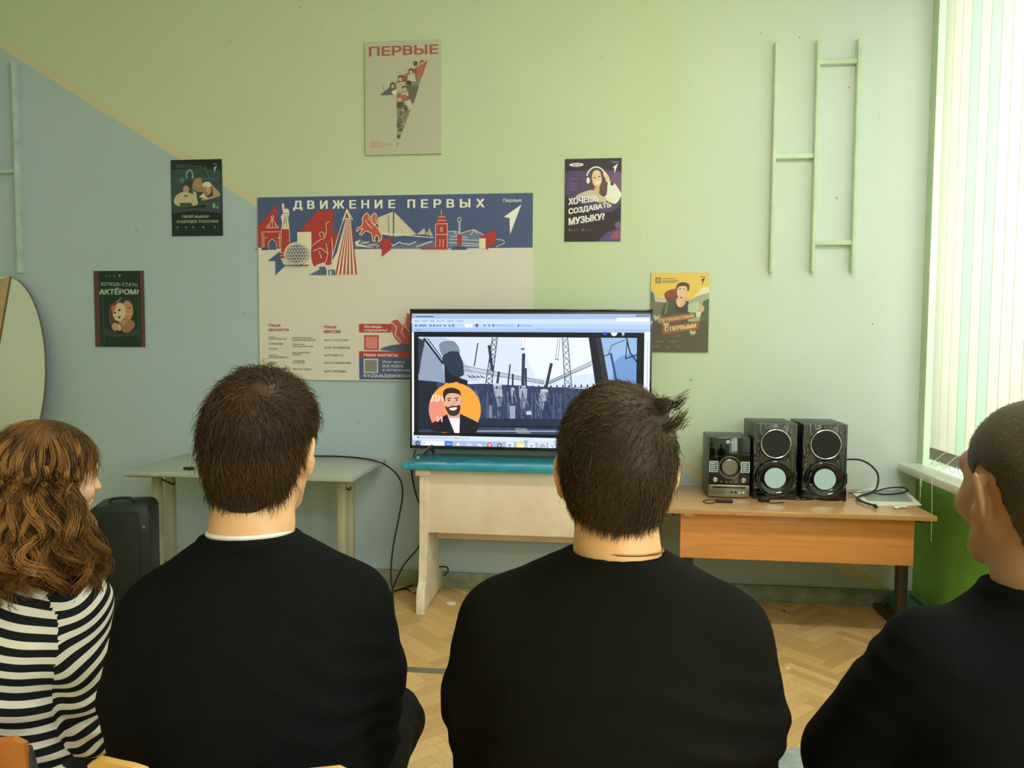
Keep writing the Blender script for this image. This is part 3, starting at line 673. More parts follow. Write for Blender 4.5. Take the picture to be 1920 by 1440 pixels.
MB().prism(rrect(sw-0.09, 0.07, stop-0.03, 0.02), 'y', -0.008, 0.002, 0.003).build('grille', mat('black_grille_cloth', (20, 24, 22), 0.7, 0.1, 200.0), ps)
MB().tube(spline([(-0.06, 0.10, stop-0.005), (-0.05, 0.10, stop+0.016), (0.03, 0.10, stop+0.016), (0.04, 0.10, stop-0.005)], 5), 0.006, 8).build('handle', M_BLK, ps)
MB().lathe([(0.006, 0), (0.006, 0.004), (0.0005, 0.004)], (sw/2-0.025, 0.0, stop-0.10), seg=12).build('screw', M_SILVER, ps)
for sx in (-1, 1):
    for sy in (0.04, 0.16): MB().lathe([(0.02, 0.0), (0.02, 0.03)], (sx*(sw/2-0.05), sy, 0), axis='z', seg=16).build('rubber_foot', M_BLK, ps)

# ------------------------------------------------------------------ posters, banner board, television
INK = 1.55                                   # ink reflectance relative to the tones read off the dim photograph
def board(name, x0, x1, z0, z1, th, rgb, label, cat='poster', gain=INK):
    m = bpy.data.materials.new(name+'_paper'); N, L = nodes_of(m); P = N['Principled BSDF']
    P.inputs['Base Color'].default_value = (*lin(rgb, gain), 1); P.inputs['Roughness'].default_value = 0.4; P.inputs['Specular IOR Level'].default_value = 0.35
    o = MB().cbox(-(x1-x0)/2, (x1-x0)/2, 0, th, 0, z1-z0, 0.0008, 1).build(name, m)
    o.location = ((x0+x1)/2, W-th-0.001, z0); return tag(o, label, cat)

# --- grey poster with the large arrow filled with people
B = board('poster', -1.238, -0.828, 2.318, 2.905, 0.014, (158, 158, 142), 'pale grey poster with red heading above the wide banner board')
A = Art((150, 95, 1008, 1374), 0.41, 0.587, INK)
A.text('ПЕРВЫЕ', (196, 150, 976, 258), (140, 74, 62), 0.055); A.take('heading', B, A_INK)
Q = (106, 104, 92)
A.poly([(858, 322), (512, 1296), (510, 700), (318, 700), (440, 610), (560, 500)], (112, 108, 94))
A.poly([(318, 700), (470, 700), (455, 600), (430, 612)], (74, 78, 84))
A.poly([(858, 322), (800, 500), (705, 430), (770, 375)], (140, 84, 66)); A.oval(722, 357, 28, 28, (86, 70, 54)); A.oval(792, 345, 24, 24, (70, 56, 46)); A.oval(796, 356, 15, 18, (176, 132, 104))
A.poly([(735, 395), (790, 380), (800, 500), (740, 500)], (150, 86, 70)); A.poly([(700, 440), (735, 395), (740, 500)], (128, 60, 50))
A.oval(672, 440, 30, 32, (78, 62, 50)); A.oval(672, 452, 16, 20, (178, 144, 118)); A.poly([(640, 480), (710, 470), (725, 560), (630, 560)], (170, 164, 148)); A.line([(640, 425), (580, 480)], 14, (168, 140, 116))
A.oval(555, 510, 34, 28, (62, 52, 44)); A.oval(550, 527, 22, 24, (172, 136, 110)); A.oval(604, 525, 30, 34, (128, 64, 60)); A.poly([(500, 575), (600, 555), (630, 640), (530, 690)], (156, 148, 124))
A.oval(462, 600, 32, 46, (84, 64, 50)); A.oval(464, 606, 17, 24, (176, 138, 112)); A.line([(352, 592), (368, 655)], 12, (150, 122, 104)); A.poly([(450, 660), (520, 640), (510, 700), (470, 700)], (190, 184, 172))
A.poly([(630, 560), (760, 610), (700, 810), (640, 700)], (84, 82, 72)); A.oval(650, 570, 28, 24, (52, 48, 42)); A.oval(700, 580, 24, 26, (120, 110, 96))
A.oval(600, 625, 32, 24, (66, 50, 44)); A.oval(600, 642, 20, 26, (180, 142, 116)); A.poly([(560, 680), (640, 670), (650, 740), (560, 740)], (176, 146, 130)); A.poly([(512, 705), (620, 700), (630, 770), (515, 760)], (148, 84, 70))
A.oval(545, 760, 26, 24, (166, 142, 120)); A.oval(550, 815, 40, 34, (70, 66, 56)); A.poly([(600, 780), (660, 760), (692, 850), (640, 880)], (176, 166, 148)); A.oval(645, 740, 22, 26, (104, 84, 68)); A.oval(620, 850, 26, 24, (58, 56, 50))
r = random.Random(5)
for k in range(46):
    y = r.uniform(840, 1190); f = (y-700)/596; xl = 512; xr = 690-178*((y-820)/476); x = r.uniform(xl+6, max(xl+10, xr-16))
    A.oval(x, y, r.uniform(7, 17), r.uniform(8, 20), r.choice([(150, 138, 118), (70, 70, 60), (120, 108, 92), (92, 84, 70), (172, 160, 142), (58, 60, 54)]), 10, r.uniform(0, 3))
A.line([(510, 1135), (560, 1125)], 8, (158, 158, 142)); A.poly([(508, 1205), (552, 1192), (535, 1240), (508, 1240)], (158, 158, 142))
A.take('arrow_emblem', B, A_INK)
for y, w in ((1232, 145), (1248, 262), (1266, 244), (1284, 165)): A.line([(196, y), (196+w, y)], 7, (176, 116, 96))
A.take('small_print', B, A_INK)

# --- dark teal poster: three people at a counter
B = board('poster', -2.342, -2.048, 1.904, 2.318, 0.006, (22, 34, 32), 'dark teal poster of three people in white, left of the banner board')
A = Art((160, 152, 935, 1300), 0.294, 0.414, INK*0.75)
A.poly([(170, 300), (520, 280), (930, 320), (930, 800), (170, 900)], (30, 62, 64)); A.poly([(560, 280), (700, 260), (760, 440), (640, 460)], (24, 52, 56)); A.line([(600, 450), (900, 440)], 6, (90, 130, 126)); A.line([(690, 270), (745, 440)], 10, (70, 110, 108))
A.ring(450, 390, 62, 92, 26, (120, 140, 132), 150, 400); A.oval(330, 460, 36, 40, (70, 110, 116))
A.poly([(505, 480), (560, 430), (630, 450), (650, 640), (500, 640)], (150, 120, 92), 4); A.oval(575, 520, 44, 60, (168, 122, 94)); A.poly([(490, 600), (570, 640), (650, 640), (700, 740), (560, 770)], (36, 44, 42)); A.poly([(500, 620), (550, 650), (560, 790), (480, 800)], (176, 168, 146))
A.oval(420, 530, 64, 52, (34, 32, 28)); A.oval(390, 600, 48, 62, (176, 134, 104)); A.poly([(230, 700), (330, 640), (470, 660), (560, 760), (540, 840), (300, 850), (205, 800)], (184, 174, 148), 4)
A.poly([(360, 680), (390, 694), (415, 680), (415, 712), (390, 704), (362, 710)], (26, 26, 26)); A.poly([(290, 800), (470, 800), (490, 855), (300, 850)], (60, 58, 46))
A.oval(710, 620, 66, 80, (150, 118, 80)); A.oval(735, 610, 38, 56, (190, 146, 112)); A.poly([(650, 560), (670, 500), (750, 495), (785, 560)], (206, 202, 182), 4)
A.poly([(780, 540), (850, 600), (915, 690), (800, 740), (640, 770), (640, 740), (800, 700)], (176, 138, 104), 3); A.poly([(590, 720), (650, 660), (735, 750)], (206, 200, 178))
A.poly([(680, 800), (920, 760), (925, 900), (690, 900)], (40, 66, 72)); A.oval(815, 850, 22, 40, (130, 150, 144)); A.oval(865, 890, 16, 40, (120, 140, 134)); A.poly([(170, 960), (550, 925), (930, 965), (930, 900), (550, 870), (170, 900)], (38, 54, 58))
A.take('picture', B, A_GLOSS)
A.text('ТВОЙ ВЫБОР', ((318, 978), (745, 985), (735, 1030), (305, 1026)), (150, 160, 142), 0.05); A.text('БУДУЩЕЕ РОССИИ!', ((245, 1060), (876, 1066), (868, 1112), (232, 1108)), (150, 160, 142), 0.05); A.take('heading', B, A_INK)
A.arrow(806, 246, 866, 356, (176, 184, 170)); A.line([(805, 226), (866, 228)], 10, (130, 140, 130)); A.take('arrow_emblem', B, A_INK)
for y, x0, x1 in ((230, 236, 470), (258, 236, 640)): A.line([(x0, y), (x1, y)], 9, (90, 104, 96))
for x, d in ((248, 5), (378, 3), (487, 4), (645, 5), (818, 4)): A.oval(x, 1168, 14, 14, (130, 142, 132), 8+d % 4); A.line([(x-18, 1200), (x+50, 1200)], 6, (46, 60, 58)); A.line([(x-10, 1216), (x+40, 1216)], 6, (46, 60, 58))
A.take('small_print', B, A_INK)

# --- dark red and green poster: child with a mask
B = board('poster', -2.813, -2.516, 1.291, 1.715, 0.006, (22, 40, 34), 'dark poster with red edges of a child holding a mask, lowest on the left')
A = Art((125, 148, 880, 1280), 0.297, 0.424, INK*0.75)
A.rect(125, 148, 200, 1280, (76, 36, 30)); A.rect(832, 148, 880, 1280, (88, 34, 40)); A.rect(200, 148, 214, 1280, (40, 26, 22)); A.line([(250, 480), (262, 1270)], 8, (44, 92, 80)); A.line([(790, 330), (800, 1180)], 7, (50, 92, 78)); A.line([(752, 560), (756, 700)], 5, (60, 100, 88))
A.poly([(340, 820), (370, 660), (470, 590), (590, 570), (640, 620), (480, 760), (420, 1000), (360, 960)], (92, 40, 34), 4)
A.oval(600, 640, 110, 100, (28, 26, 22)); A.oval(628, 740, 88, 150, (186, 126, 94)); A.poly([(560, 880), (690, 880), (740, 960), (640, 1060), (540, 1040)], (150, 104, 78), 4)
A.oval(664, 696, 22, 10, (60, 36, 28)); A.ring(640, 770, 40, 34, 12, (214, 190, 168), 20, 140); A.line([(470, 620), (540, 545)], 12, (170, 150, 126))
A.oval(505, 760, 98, 140, (204, 184, 158), 28, 0.15); A.oval(508, 730, 22, 15, (30, 22, 20), 14, -0.3); A.oval(435, 770, 18, 14, (30, 22, 20), 14, -0.3); A.poly([(480, 830), (525, 820), (520, 850), (490, 856)], (50, 26, 24)); A.poly([(380, 690), (470, 640), (440, 740), (395, 750)], (176, 96, 84))
A.oval(440, 980, 54, 60, (178, 148, 116)); A.oval(500, 990, 34, 50, (196, 162, 128)); A.line([(500, 930), (560, 870)], 26, (190, 148, 116)); A.line([(530, 950), (590, 880)], 24, (182, 138, 106)); A.line([(560, 970), (625, 880)], 22, (176, 132, 102))
A.poly([(280, 1000), (400, 1040), (500, 1090), (640, 1060), (760, 1010), (780, 1110), (280, 1120)], (26, 44, 40), 3)
A.take('picture', B, A_GLOSS)
A.text('ХОЧЕШЬ СТАТЬ', ((232, 312), (790, 330), (788, 378), (228, 366)), (150, 168, 150), 0.03); A.text('АКТЁРОМ?', ((212, 395), (815, 400), (808, 500), (196, 500)), (160, 178, 158), 0.05); A.take('heading', B, A_INK)
for x, s in ((315, 8), (370, 10), (440, 11)): A.oval(x, 222, s, s, (120, 136, 124), 7)
A.arrow(500, 196, 540, 244, (176, 188, 176)); A.take('arrow_emblem', B, A_INK)

# --- purple poster: woman with headphones
B = board('poster', -0.177, 0.112, 1.855, 2.277, 0.006, (44, 32, 40), 'dark purple poster of a smiling woman with headphones, right of the banner board')
A = Art((145, 128, 945, 1308), 0.289, 0.422, INK)
A.poly([(145, 330), (420, 300), (800, 300), (945, 360), (945, 760), (700, 900), (145, 640)], (64, 40, 84), 3); A.poly([(780, 420), (945, 330), (945, 640)], (92, 58, 96), 3)
A.poly([(620, 1308), (760, 1180), (945, 1120), (945, 1308)], (66, 44, 104)); A.poly([(800, 1270), (880, 1160), (945, 1180), (945, 1270)], (132, 50, 92), 3); A.poly([(860, 1060), (920, 1030), (945, 1060), (945, 1120), (880, 1120)], (88, 66, 96), 3)
A.poly([(490, 620), (500, 420), (540, 290), (620, 262), (690, 320), (740, 480), (755, 640), (700, 670), (610, 620), (560, 560)], (66, 44, 36), 4)
A.poly([(300, 670), (420, 600), (560, 580), (700, 700), (640, 760), (500, 700)], (176, 160, 150), 3)
A.poly([(560, 540), (640, 530), (630, 640), (570, 640)], (196, 150, 116)); A.poly([(528, 400), (545, 320), (600, 296), (660, 340), (668, 440), (640, 520), (590, 530), (545, 490)], (218, 176, 142), 4)
A.oval(566, 402, 22, 8, (70, 46, 36), 14, -0.2); A.oval(632, 388, 20, 8, (70, 46, 36), 14, -0.2); A.poly([(570, 468), (640, 448), (625, 488), (592, 494)], (244, 236, 226), 3); A.line([(600, 410), (604, 438)], 8, (190, 138, 108))
A.poly([(640, 300), (700, 420), (760, 600), (740, 660), (680, 560), (668, 420)], (72, 48, 38), 4)
A.ring(585, 400, 140, 158, 20, (222, 214, 210), 190, 338); A.oval(475, 440, 26, 44, (228, 220, 214)); A.oval(712, 360, 24, 46, (214, 190, 170), 20, -0.3)
A.poly([(720, 330), (770, 400), (780, 470), (740, 470), (715, 420)], (220, 176, 142), 3)
A.poly([(755, 480), (830, 470), (900, 560), (945, 640), (930, 700), (860, 780), (760, 740), (680, 700), (740, 640)], (222, 212, 192), 4); A.oval(815, 490, 26, 30, (40, 34, 36)); A.poly([(640, 660), (740, 690), (730, 760), (650, 750)], (186, 170, 140))
for k in range(7): A.line([(760+k*14, 700), (770+k*13, 765)], 4, (196, 186, 160))
A.take('picture', B, A_GLOSS)
A.text('ХОЧЕШЬ', ((196, 690), (628, 640), (622, 735), (196, 788)), (216, 200, 204), 0.05); A.text('СОЗДАВАТЬ', ((196, 838), (808, 752), (806, 838), (200, 938)), (216, 200, 204), 0.05); A.text('МУЗЫКУ?', ((200, 975), (716, 902), (714, 1000), (204, 1080)), (216, 200, 204), 0.05); A.take('heading', B, A_INK)
A.oval(305, 213, 102, 26, (214, 206, 206)); A.text('ЗВУЧИ', (250, 202, 362, 226), (60, 46, 56), 0.05)
for y, x0, x1 in ((408, 196, 330), (440, 205, 250), (480, 200, 310), (512, 200, 318), (545, 200, 312), (572, 200, 300)): A.line([(x0, y), (x1, y)], 7, (116, 96, 126))
for x in (218, 405): A.oval(x, 1145, 18, 22, (92, 82, 90)); A.line([(x+25, 1140), (x+130, 1140)], 6, (84, 76, 82)); A.line([(x+25, 1160), (x+130, 1162)], 6, (84, 76, 82))
A.take('small_print', B, A_INK)
A.arrow(816, 206, 894, 350, (226, 220, 220)); A.text('Первые', (806, 176, 900, 194), (190, 180, 186), 0.02); A.take('arrow_emblem', B, A_INK)

# --- yellow poster: thoughtful traveller with a rucksack
B = board('poster', 0.270, 0.564, 1.285, 1.690, 0.006, (76, 70, 54), 'yellow and green poster of a traveller with a rucksack, beside the television')
A = Art((160, 155, 985, 1288), 0.294, 0.405, INK*0.85)
A.rect(160, 155, 985, 560, (222, 182, 76)); A.poly([(820, 460), (870, 380), (985, 360), (985, 560), (700, 560)], (226, 212, 178), 3); A.poly([(160, 400), (230, 450), (330, 520), (420, 480), (600, 640), (160, 700)], (190, 176, 150), 2); A.poly([(160, 410), (205, 450), (230, 620), (160, 640)], (84, 104, 78)); A.poly([(160, 560), (380, 580), (420, 800), (160, 900)], (110, 104, 86))
A.poly([(660, 560), (860, 470), (985, 440), (985, 900), (700, 900)], (150, 162, 136)); A.poly([(900, 560), (985, 520), (985, 1180), (820, 1100)], (72, 86, 54)); A.rect(160, 850, 985, 1288, (78, 70, 54))
A.poly([(355, 450), (420, 400), (540, 390), (560, 520), (380, 520)], (128, 60, 40), 3); A.poly([(360, 510), (540, 490), (560, 560), (420, 600)], (104, 56, 44))
A.poly([(340, 620), (440, 540), (560, 560), (690, 560), (700, 800), (340, 800)], (66, 68, 54), 2); A.poly([(520, 620), (600, 660), (700, 560), (690, 720), (500, 720)], (50, 50, 44)); A.line([(400, 570), (370, 740)], 26, (112, 118, 96))
A.poly([(548, 560), (660, 470), (650, 600), (570, 650)], (206, 162, 130), 2); A.poly([(530, 430), (540, 340), (610, 320), (670, 350), (668, 440), (640, 500), (580, 510), (540, 480)], (224, 182, 152), 4); A.poly([(522, 420), (525, 330), (600, 288), (690, 310), (705, 380), (680, 420), (662, 350), (590, 345), (548, 362)], (72, 54, 42), 4)
A.line([(555, 384), (590, 378)], 10, (70, 50, 40)); A.line([(620, 388), (650, 390)], 9, (70, 50, 40)); A.poly([(520, 560), (560, 480), (600, 440), (612, 452), (590, 500), (605, 560), (560, 640)], (220, 176, 146), 3); A.poly([(572, 505), (605, 495), (600, 518), (580, 520)], (96, 56, 44))
A.poly([(690, 600), (830, 560), (870, 640), (800, 720), (690, 710)], (178, 186, 162)); A.poly([(840, 640), (900, 620), (920, 680), (880, 720), (850, 690)], (206, 160, 128), 3); A.poly([(810, 700), (880, 720), (860, 790), (805, 780)], (200, 204, 186))
A.take('picture', B, A_GLOSS)
A.poly([(262, 790), (800, 720), (806, 790), (330, 900), (255, 870)], (140, 96, 66)); A.poly([(325, 930), (850, 840), (846, 960), (330, 1040)], (140, 92, 62)); A.poly([(400, 870), (600, 840), (590, 870), (430, 900)], (104, 70, 50))
for x, y, s in ((245, 790, 52), (385, 890, 50), (762, 1000, 50)):
    for k in range(6):
        a = math.radians(-30+48*k); A.oval(x+s*0.55*math.cos(a), y+s*0.5*math.sin(a), s*0.55, s*0.17, (196, 204, 160) if k % 2 else (174, 186, 138), 10, a)
A.text('ПУТЕШЕСТВУЙ', ((282, 806), (772, 736), (776, 790), (288, 866)), (226, 190, 148), 0.04); A.text('С ПЕРВЫМИ', ((360, 934), (806, 876), (808, 940), (366, 996)), (230, 196, 152), 0.05); A.take('heading', B, A_INK)
A.rect(222, 222, 300, 300, (110, 88, 46)); A.ring(261, 261, 26, 26, 9, (214, 186, 110)); A.oval(261, 261, 9, 9, (214, 186, 110))
for y, x0, x1 in ((238, 320, 505), (268, 322, 560), (288, 322, 515)): A.line([(x0, y), (x1, y)], 11, (122, 98, 46))
for y, x0, x1 in ((1058, 480, 615), (1130, 220, 350), (1148, 250, 340), (1130, 430, 560), (1148, 440, 520), (1200, 210, 290), (1220, 200, 310), (1210, 375, 440), (1230, 380, 430), (1200, 520, 600), (1220, 530, 600)): A.line([(x0, y), (x1, y)], 6, (132, 122, 102))
A.take('small_print', B, A_INK)
A.poly([(922, 222), (882, 340), (888, 272), (862, 258)], (54, 44, 22)); A.line([(858, 212), (925, 212)], 10, (84, 68, 30)); A.take('arrow_emblem', B, A_INK)

# --- wide banner board
B = board('banner_board', -1.842, -0.342, 1.118, 2.106, 0.012, (206, 200, 194), 'wide white banner board with a blue and red city strip along its top', 'banner board', 1.25)
A = Art((24, 58, 1834, 1290), 1.50, 0.988, 1.30)
NAVY, RED, PAPER = (62, 78, 122), (160, 44, 46), (214, 204, 186)
A.poly([(24, 58), (1834, 58), (1834, 410), (690, 410), (560, 420), (24, 395)], NAVY)
A.poly([(24, 260), (155, 105), (155, 250), (24, 400)], RED); A.poly([(295, 300), (430, 152), (535, 152), (535, 320), (585, 290), (600, 320), (520, 480), (400, 520), (390, 300)], RED)
A.rect(293, 293, 388, 520, PAPER)
# gate with a tent roof
A.poly([(52, 290), (84, 280), (84, 262), (165, 262), (170, 280), (185, 290), (180, 395), (52, 395)], RED); A.poly([(84, 262), (122, 205), (166, 262)], RED); A.ring(124, 192, 10, 12, 4, PAPER); A.poly([(95, 410), (95, 360), (122, 336), (150, 360), (150, 410)], NAVY)
for q in ([(52, 290), (185, 290)], [(84, 262), (166, 262)], [(84, 262), (124, 204), (166, 262)], [(124, 204), (124, 262)], [(104, 232), (104, 262)], [(145, 232), (145, 262)], [(52, 395), (52, 290)], [(95, 395), (95, 360), (122, 336), (150, 360), (150, 395)], [(64, 300), (64, 395)], [(170, 300), (170, 395)], [(60, 330), (90, 330)], [(155, 330), (182, 330)]): A.line(q, 3.5, PAPER)
A.rect(48, 395, 92, 412, (70, 60, 80))
# column with a statue
A.poly([(185, 270), (240, 270), (244, 430), (262, 470), (142, 470), (142, 450), (180, 430)], RED)
for q in ([(185, 270), (240, 270)], [(185, 270), (180, 430)], [(240, 270), (244, 430)], [(142, 450), (210, 450)], [(142, 470), (205, 470)], [(172, 430), (210, 430)]): A.line(q, 3.5, PAPER)
A.poly([(186, 268), (190, 222), (182, 190), (198, 165), (189, 110), (197, 97), (206, 105), (207, 140), (222, 134), (238, 142), (240, 170), (232, 200), (240, 268)], PAPER)
for q in ([(198, 262), (204, 210), (214, 180)], [(222, 262), (220, 215), (228, 180)], [(200, 170), (232, 165)], [(210, 240), (212, 200)]): A.line(q, 4, (96, 106, 134))
A.poly([(90, 485), (175, 420), (175, 460), (205, 520), (142, 582), (142, 485)], NAVY)
# lattice dome
A.oval(290, 440, 88, 80, PAPER, 36); A.oval(290, 440, 84, 76, NAVY, 36)
for k in range(-3, 4):
    y = 440+k*21; h = 84*math.sqrt(max(0, 1-((k*21)/76)**2)); A.line([(290-h, y), (290+h, y)], 3, PAPER)
for k in range(-6, 7):
    pts1, pts2 = [], []
    for q in range(9):
        t = -1+q/4; y = 440+76*t*0.98; hw = 84*math.sqrt(max(0.0, 1-(t*0.98)**2)); u = math.sin(max(-1.57, min(1.57, (k+t*2.2)*0.26)))
        pts1.append((290+hw*u, y)); u = math.sin(max(-1.57, min(1.57, (k-t*2.2)*0.26))); pts2.append((290+hw*u, y))
    A.line(pts1, 2.6, PAPER); A.line(pts2, 2.6, PAPER)
A.rect(205, 514, 375, 521, (52, 66, 104))
# two striding figures with a raised arm (plain stand-in)
A.poly([(392, 385), (440, 345), (480, 330), (492, 280), (488, 235), (512, 222), (516, 250), (522, 320), (530, 400), (524, 505), (480, 510), (455, 470), (410, 525), (386, 465)], RED, 3)
for q in ([(392, 385), (440, 350), (480, 332), (490, 285), (488, 238), (510, 224)], [(524, 330), (530, 400), (524, 500)], [(450, 330), (442, 302), (462, 292), (474, 306), (470, 328)], [(400, 420), (450, 400), (500, 440)], [(455, 470), (440, 420)], [(486, 370), (500, 440), (480, 505)]): A.line(q, 4, PAPER)
# soaring rocket monument
A.poly([(628, 145), (652, 200), (676, 420), (692, 582), (535, 582), (525, 470), (590, 330), (606, 210)], PAPER)
A.poly([(628, 165), (642, 205), (614, 205)], RED); A.poly([(612, 210), (622, 210), (560, 430), (532, 480), (525, 470)], NAVY)
for k in range(6):
    a = 626+k*5.5; b = 546+k*27; A.poly([(a, 212), (a+2.5, 212), (b+13, 580), (b, 580)], (164, 56, 56))
for q in ([(628, 145), (606, 205), (525, 470)], [(628, 145), (656, 195), (668, 215), (655, 212)], [(600, 215), (612, 190)]): A.line(q, 4, (226, 220, 210))
A.poly([(366, 582), (440, 545), (440, 525), (480, 525), (490, 548), (545, 545), (548, 582)], (80, 92, 130)); A.rect(490, 548, 500, 582, PAPER); A.rect(512, 555, 522, 582, PAPER)
# sea and bridge
A.poly([(680, 360), (720, 346), (800, 372), (830, 410), (1490, 410), (1490, 330), (1300, 300), (1100, 345), (860, 335), (830, 400), (680, 405)], (90, 104, 140))
A.poly([(830, 205), (938, 165), (1088, 318), (940, 330), (840, 310)], (196, 186, 168)); A.poly([(1088, 318), (1138, 276), (1158, 318)], (184, 172, 160)); A.poly([(1150, 320), (1172, 276), (1196, 332)], (184, 172, 160))
A.line([(938, 165), (936, 362)], 9, (60, 78, 116)); A.line([(902, 190), (908, 330)], 4, (70, 74, 96)); A.line([(860, 308), (1200, 340)], 5, (226, 220, 206)); A.line([(1145, 285), (1145, 360)], 4, (60, 78, 116)); A.line([(1166, 280), (1166, 360)], 4, (60, 78, 116))
for q in range(9): A.line([(720+q*52, 372+(q*13) % 32), (775+q*52, 364+(q*17) % 34)], 6, PAPER)
A.poly([(680, 362), (720, 348), (700, 375), (812, 405), (690, 390)], PAPER)
# rider on a rearing horse (plain stand-in)
HORSE = [(700, 268), (722, 262), (735, 238), (728, 212), (742, 190), (752, 178), (765, 172), (775, 188), (790, 205), (795, 235), (820, 260), (845, 290), (862, 325), (858, 352), (838, 362), (842, 335), (825, 318), (812, 345), (818, 360), (800, 358), (798, 330), (790, 305), (762, 292), (745, 300), (728, 320), (712, 312), (730, 290), (738, 276), (708, 285), (700, 298), (694, 285)]
RIDER = [(795, 235), (790, 200), (800, 180), (818, 174), (828, 190), (822, 212), (832, 240), (812, 256)]
A.poly(HORSE, (186, 74, 62)); A.poly(RIDER, (196, 96, 82)); A.line(HORSE+HORSE[:1], 4.5, (232, 222, 202)); A.line(RIDER+RIDER[:1], 4, (232, 222, 202)); A.line([(752, 215), (765, 245), (800, 275)], 4, (232, 222, 202)); A.line([(770, 200), (782, 225)], 4, (232, 222, 202))
A.poly([(830, 372), (920, 330), (925, 410), (862, 462), (862, 390), (838, 384)], RED)
# lighthouse, stele and volcanoes
A.poly([(1212, 250), (1225, 215), (1250, 180), (1275, 210), (1288, 250), (1286, 405), (1210, 405)], RED); A.line([(1250, 160), (1250, 190)], 4, PAPER)
for q in ([(1212, 250), (1290, 250)], [(1216, 320), (1288, 320)], [(1225, 228), (1278, 228)], [(1228, 205), (1275, 205)], [(1212, 250), (1212, 405)], [(1288, 250), (1288, 405)], [(1240, 350), (1240, 400)], [(1262, 350), (1262, 400)], [(1244, 275), (1256, 275), (1256, 298), (1244, 298), (1244, 275)]): A.line(q, 3.5, PAPER)
A.poly([(1290, 300), (1330, 296), (1380, 310), (1460, 290), (1560, 345), (1490, 400), (1300, 400)], (96, 110, 146))
for q in ([(1290, 300), (1335, 298), (1380, 312), (1430, 296), (1460, 290), (1560, 345), (1650, 362), (1655, 380), (1600, 405)], [(1330, 300), (1350, 325)], [(1460, 292), (1440, 325)], [(1460, 292), (1485, 320)], [(1300, 350), (1490, 360)], [(1300, 372), (1490, 384)], [(1310, 330), (1420, 340)], [(1380, 394), (1490, 396)]): A.line(q, 4, PAPER)
A.poly([(1354, 320), (1380, 320), (1382, 392), (1350, 392)], RED); A.line([(1367, 240), (1367, 320)], 15, (150, 158, 180)); A.ring(1366, 225, 14, 16, 4, PAPER); A.poly([(1308, 420), (1330, 396), (1400, 396), (1420, 420)], (64, 72, 104)); A.poly([(1110, 415), (1150, 400), (1280, 405), (1296, 418)], RED)
A.poly([(1495, 340), (1600, 290), (1604, 370), (1540, 425), (1535, 350)], RED); A.rect(1493, 348, 1535, 412, PAPER)
for ch, x0, x1 in (('Д', 266, 330), ('В', 362, 412), ('И', 448, 500), ('Ж', 530, 612), ('Е', 644, 690), ('Н', 724, 776), ('И', 812, 864), ('Е', 903, 948), ('П', 1028, 1078), ('Е', 1116, 1162), ('Р', 1198, 1248), ('В', 1282, 1332), ('Ы', 1368, 1436), ('Х', 1472, 1526)):
    A.text(ch, (x0, 84+(x0-266)*0.005, x1, 140+(x0-266)*0.005+(10 if ch == 'Д' else 0)), (226, 222, 208), 0.05)
A.take('heading', B, A_INK)
A.text('Первые', (1645, 92, 1762, 120), (214, 212, 206), 0.01); A.arrow(1650, 133, 1760, 325, (232, 228, 212)); A.take('arrow_emblem', B, A_INK)
DK = (96, 84, 84)
for t, b in (('Наши', (88, 908, 170, 930)), ('ценности', (88, 942, 228, 964)), ('Наша', (468, 918, 550, 940)), ('миссия', (468, 950, 580, 972))): A.text(t, b, (140, 62, 62), 0.05)
for t, b in (('ЖИЗНЬ', (88, 996, 140, 1006)), ('И ДОСТОИНСТВО', (88, 1008, 212, 1020)), ('ПАТРИОТИЗМ', (88, 1040, 186, 1053)), ('ДРУЖБА', (88, 1075, 150, 1087)), ('ДОБРО И', (88, 1120, 152, 1131)), ('СПРАВЕДЛИВОСТЬ', (88, 1133, 224, 1145)), ('МЕЧТА', (88, 1172, 136, 1183)), ('СОЗИДАТЕЛЬНЫЙ', (88, 1204, 212, 1215)), ('ТРУД', (88, 1218, 130, 1229)),
             ('ВЗАИМОПОМОЩЬ И', (252, 1000, 388, 1011)), ('ВЗАИМОУВАЖЕНИЕ', (252, 1014, 412, 1026)), ('ЕДИНСТВО', (252, 1044, 336, 1055)), ('НАРОДОВ РОССИИ', (252, 1058, 394, 1070)), ('ИСТОРИЧЕСКАЯ', (252, 1100, 370, 1111)), ('ПАМЯТЬ', (252, 1113, 314, 1124)), ('СЛУЖЕНИЕ', (252, 1156, 336, 1167)), ('ОТЕЧЕСТВУ', (252, 1169, 338, 1180)), ('КРЕПКАЯ СЕМЬЯ', (252, 1212, 378, 1224)),
             ('БЫТЬ С РОССИЕЙ', (468, 1010, 630, 1025)), ('БЫТЬ ЧЕЛОВЕКОМ', (468, 1062, 640, 1077)), ('БЫТЬ ВМЕСТЕ', (468, 1114, 598, 1128)), ('БЫТЬ В ДВИЖЕНИИ', (468, 1166, 648, 1181)), ('БЫТЬ ПЕРВЫМИ', (468, 1222, 616, 1237))): A.text(t, b, DK, 0.04)
A.take('columns_of_text', B, A_INK)
A.rect(704, 908, 920, 966, (168, 52, 54)); A.text('Хочешь', (738, 916, 856, 936), (232, 208, 200), 0.04); A.text('спросить?', (738, 942, 894, 962), (232, 208, 200), 0.04); A.rect(738, 984, 836, 1084, (168, 60, 66)); A.rect(748, 994, 826, 1074, (204, 122, 118))
A.poly([(920, 900), (960, 880), (1000, 920), (1020, 840), (1060, 860), (1080, 960), (1040, 1045), (980, 1040), (930, 980)], (176, 78, 76), 3)
for q in ([(925, 900), (955, 930), (945, 980), (990, 1030)], [(1000, 925), (985, 960), (1010, 1000)], [(1020, 850), (1010, 920), (1040, 960)]): A.line(q, 5, (226, 200, 190))
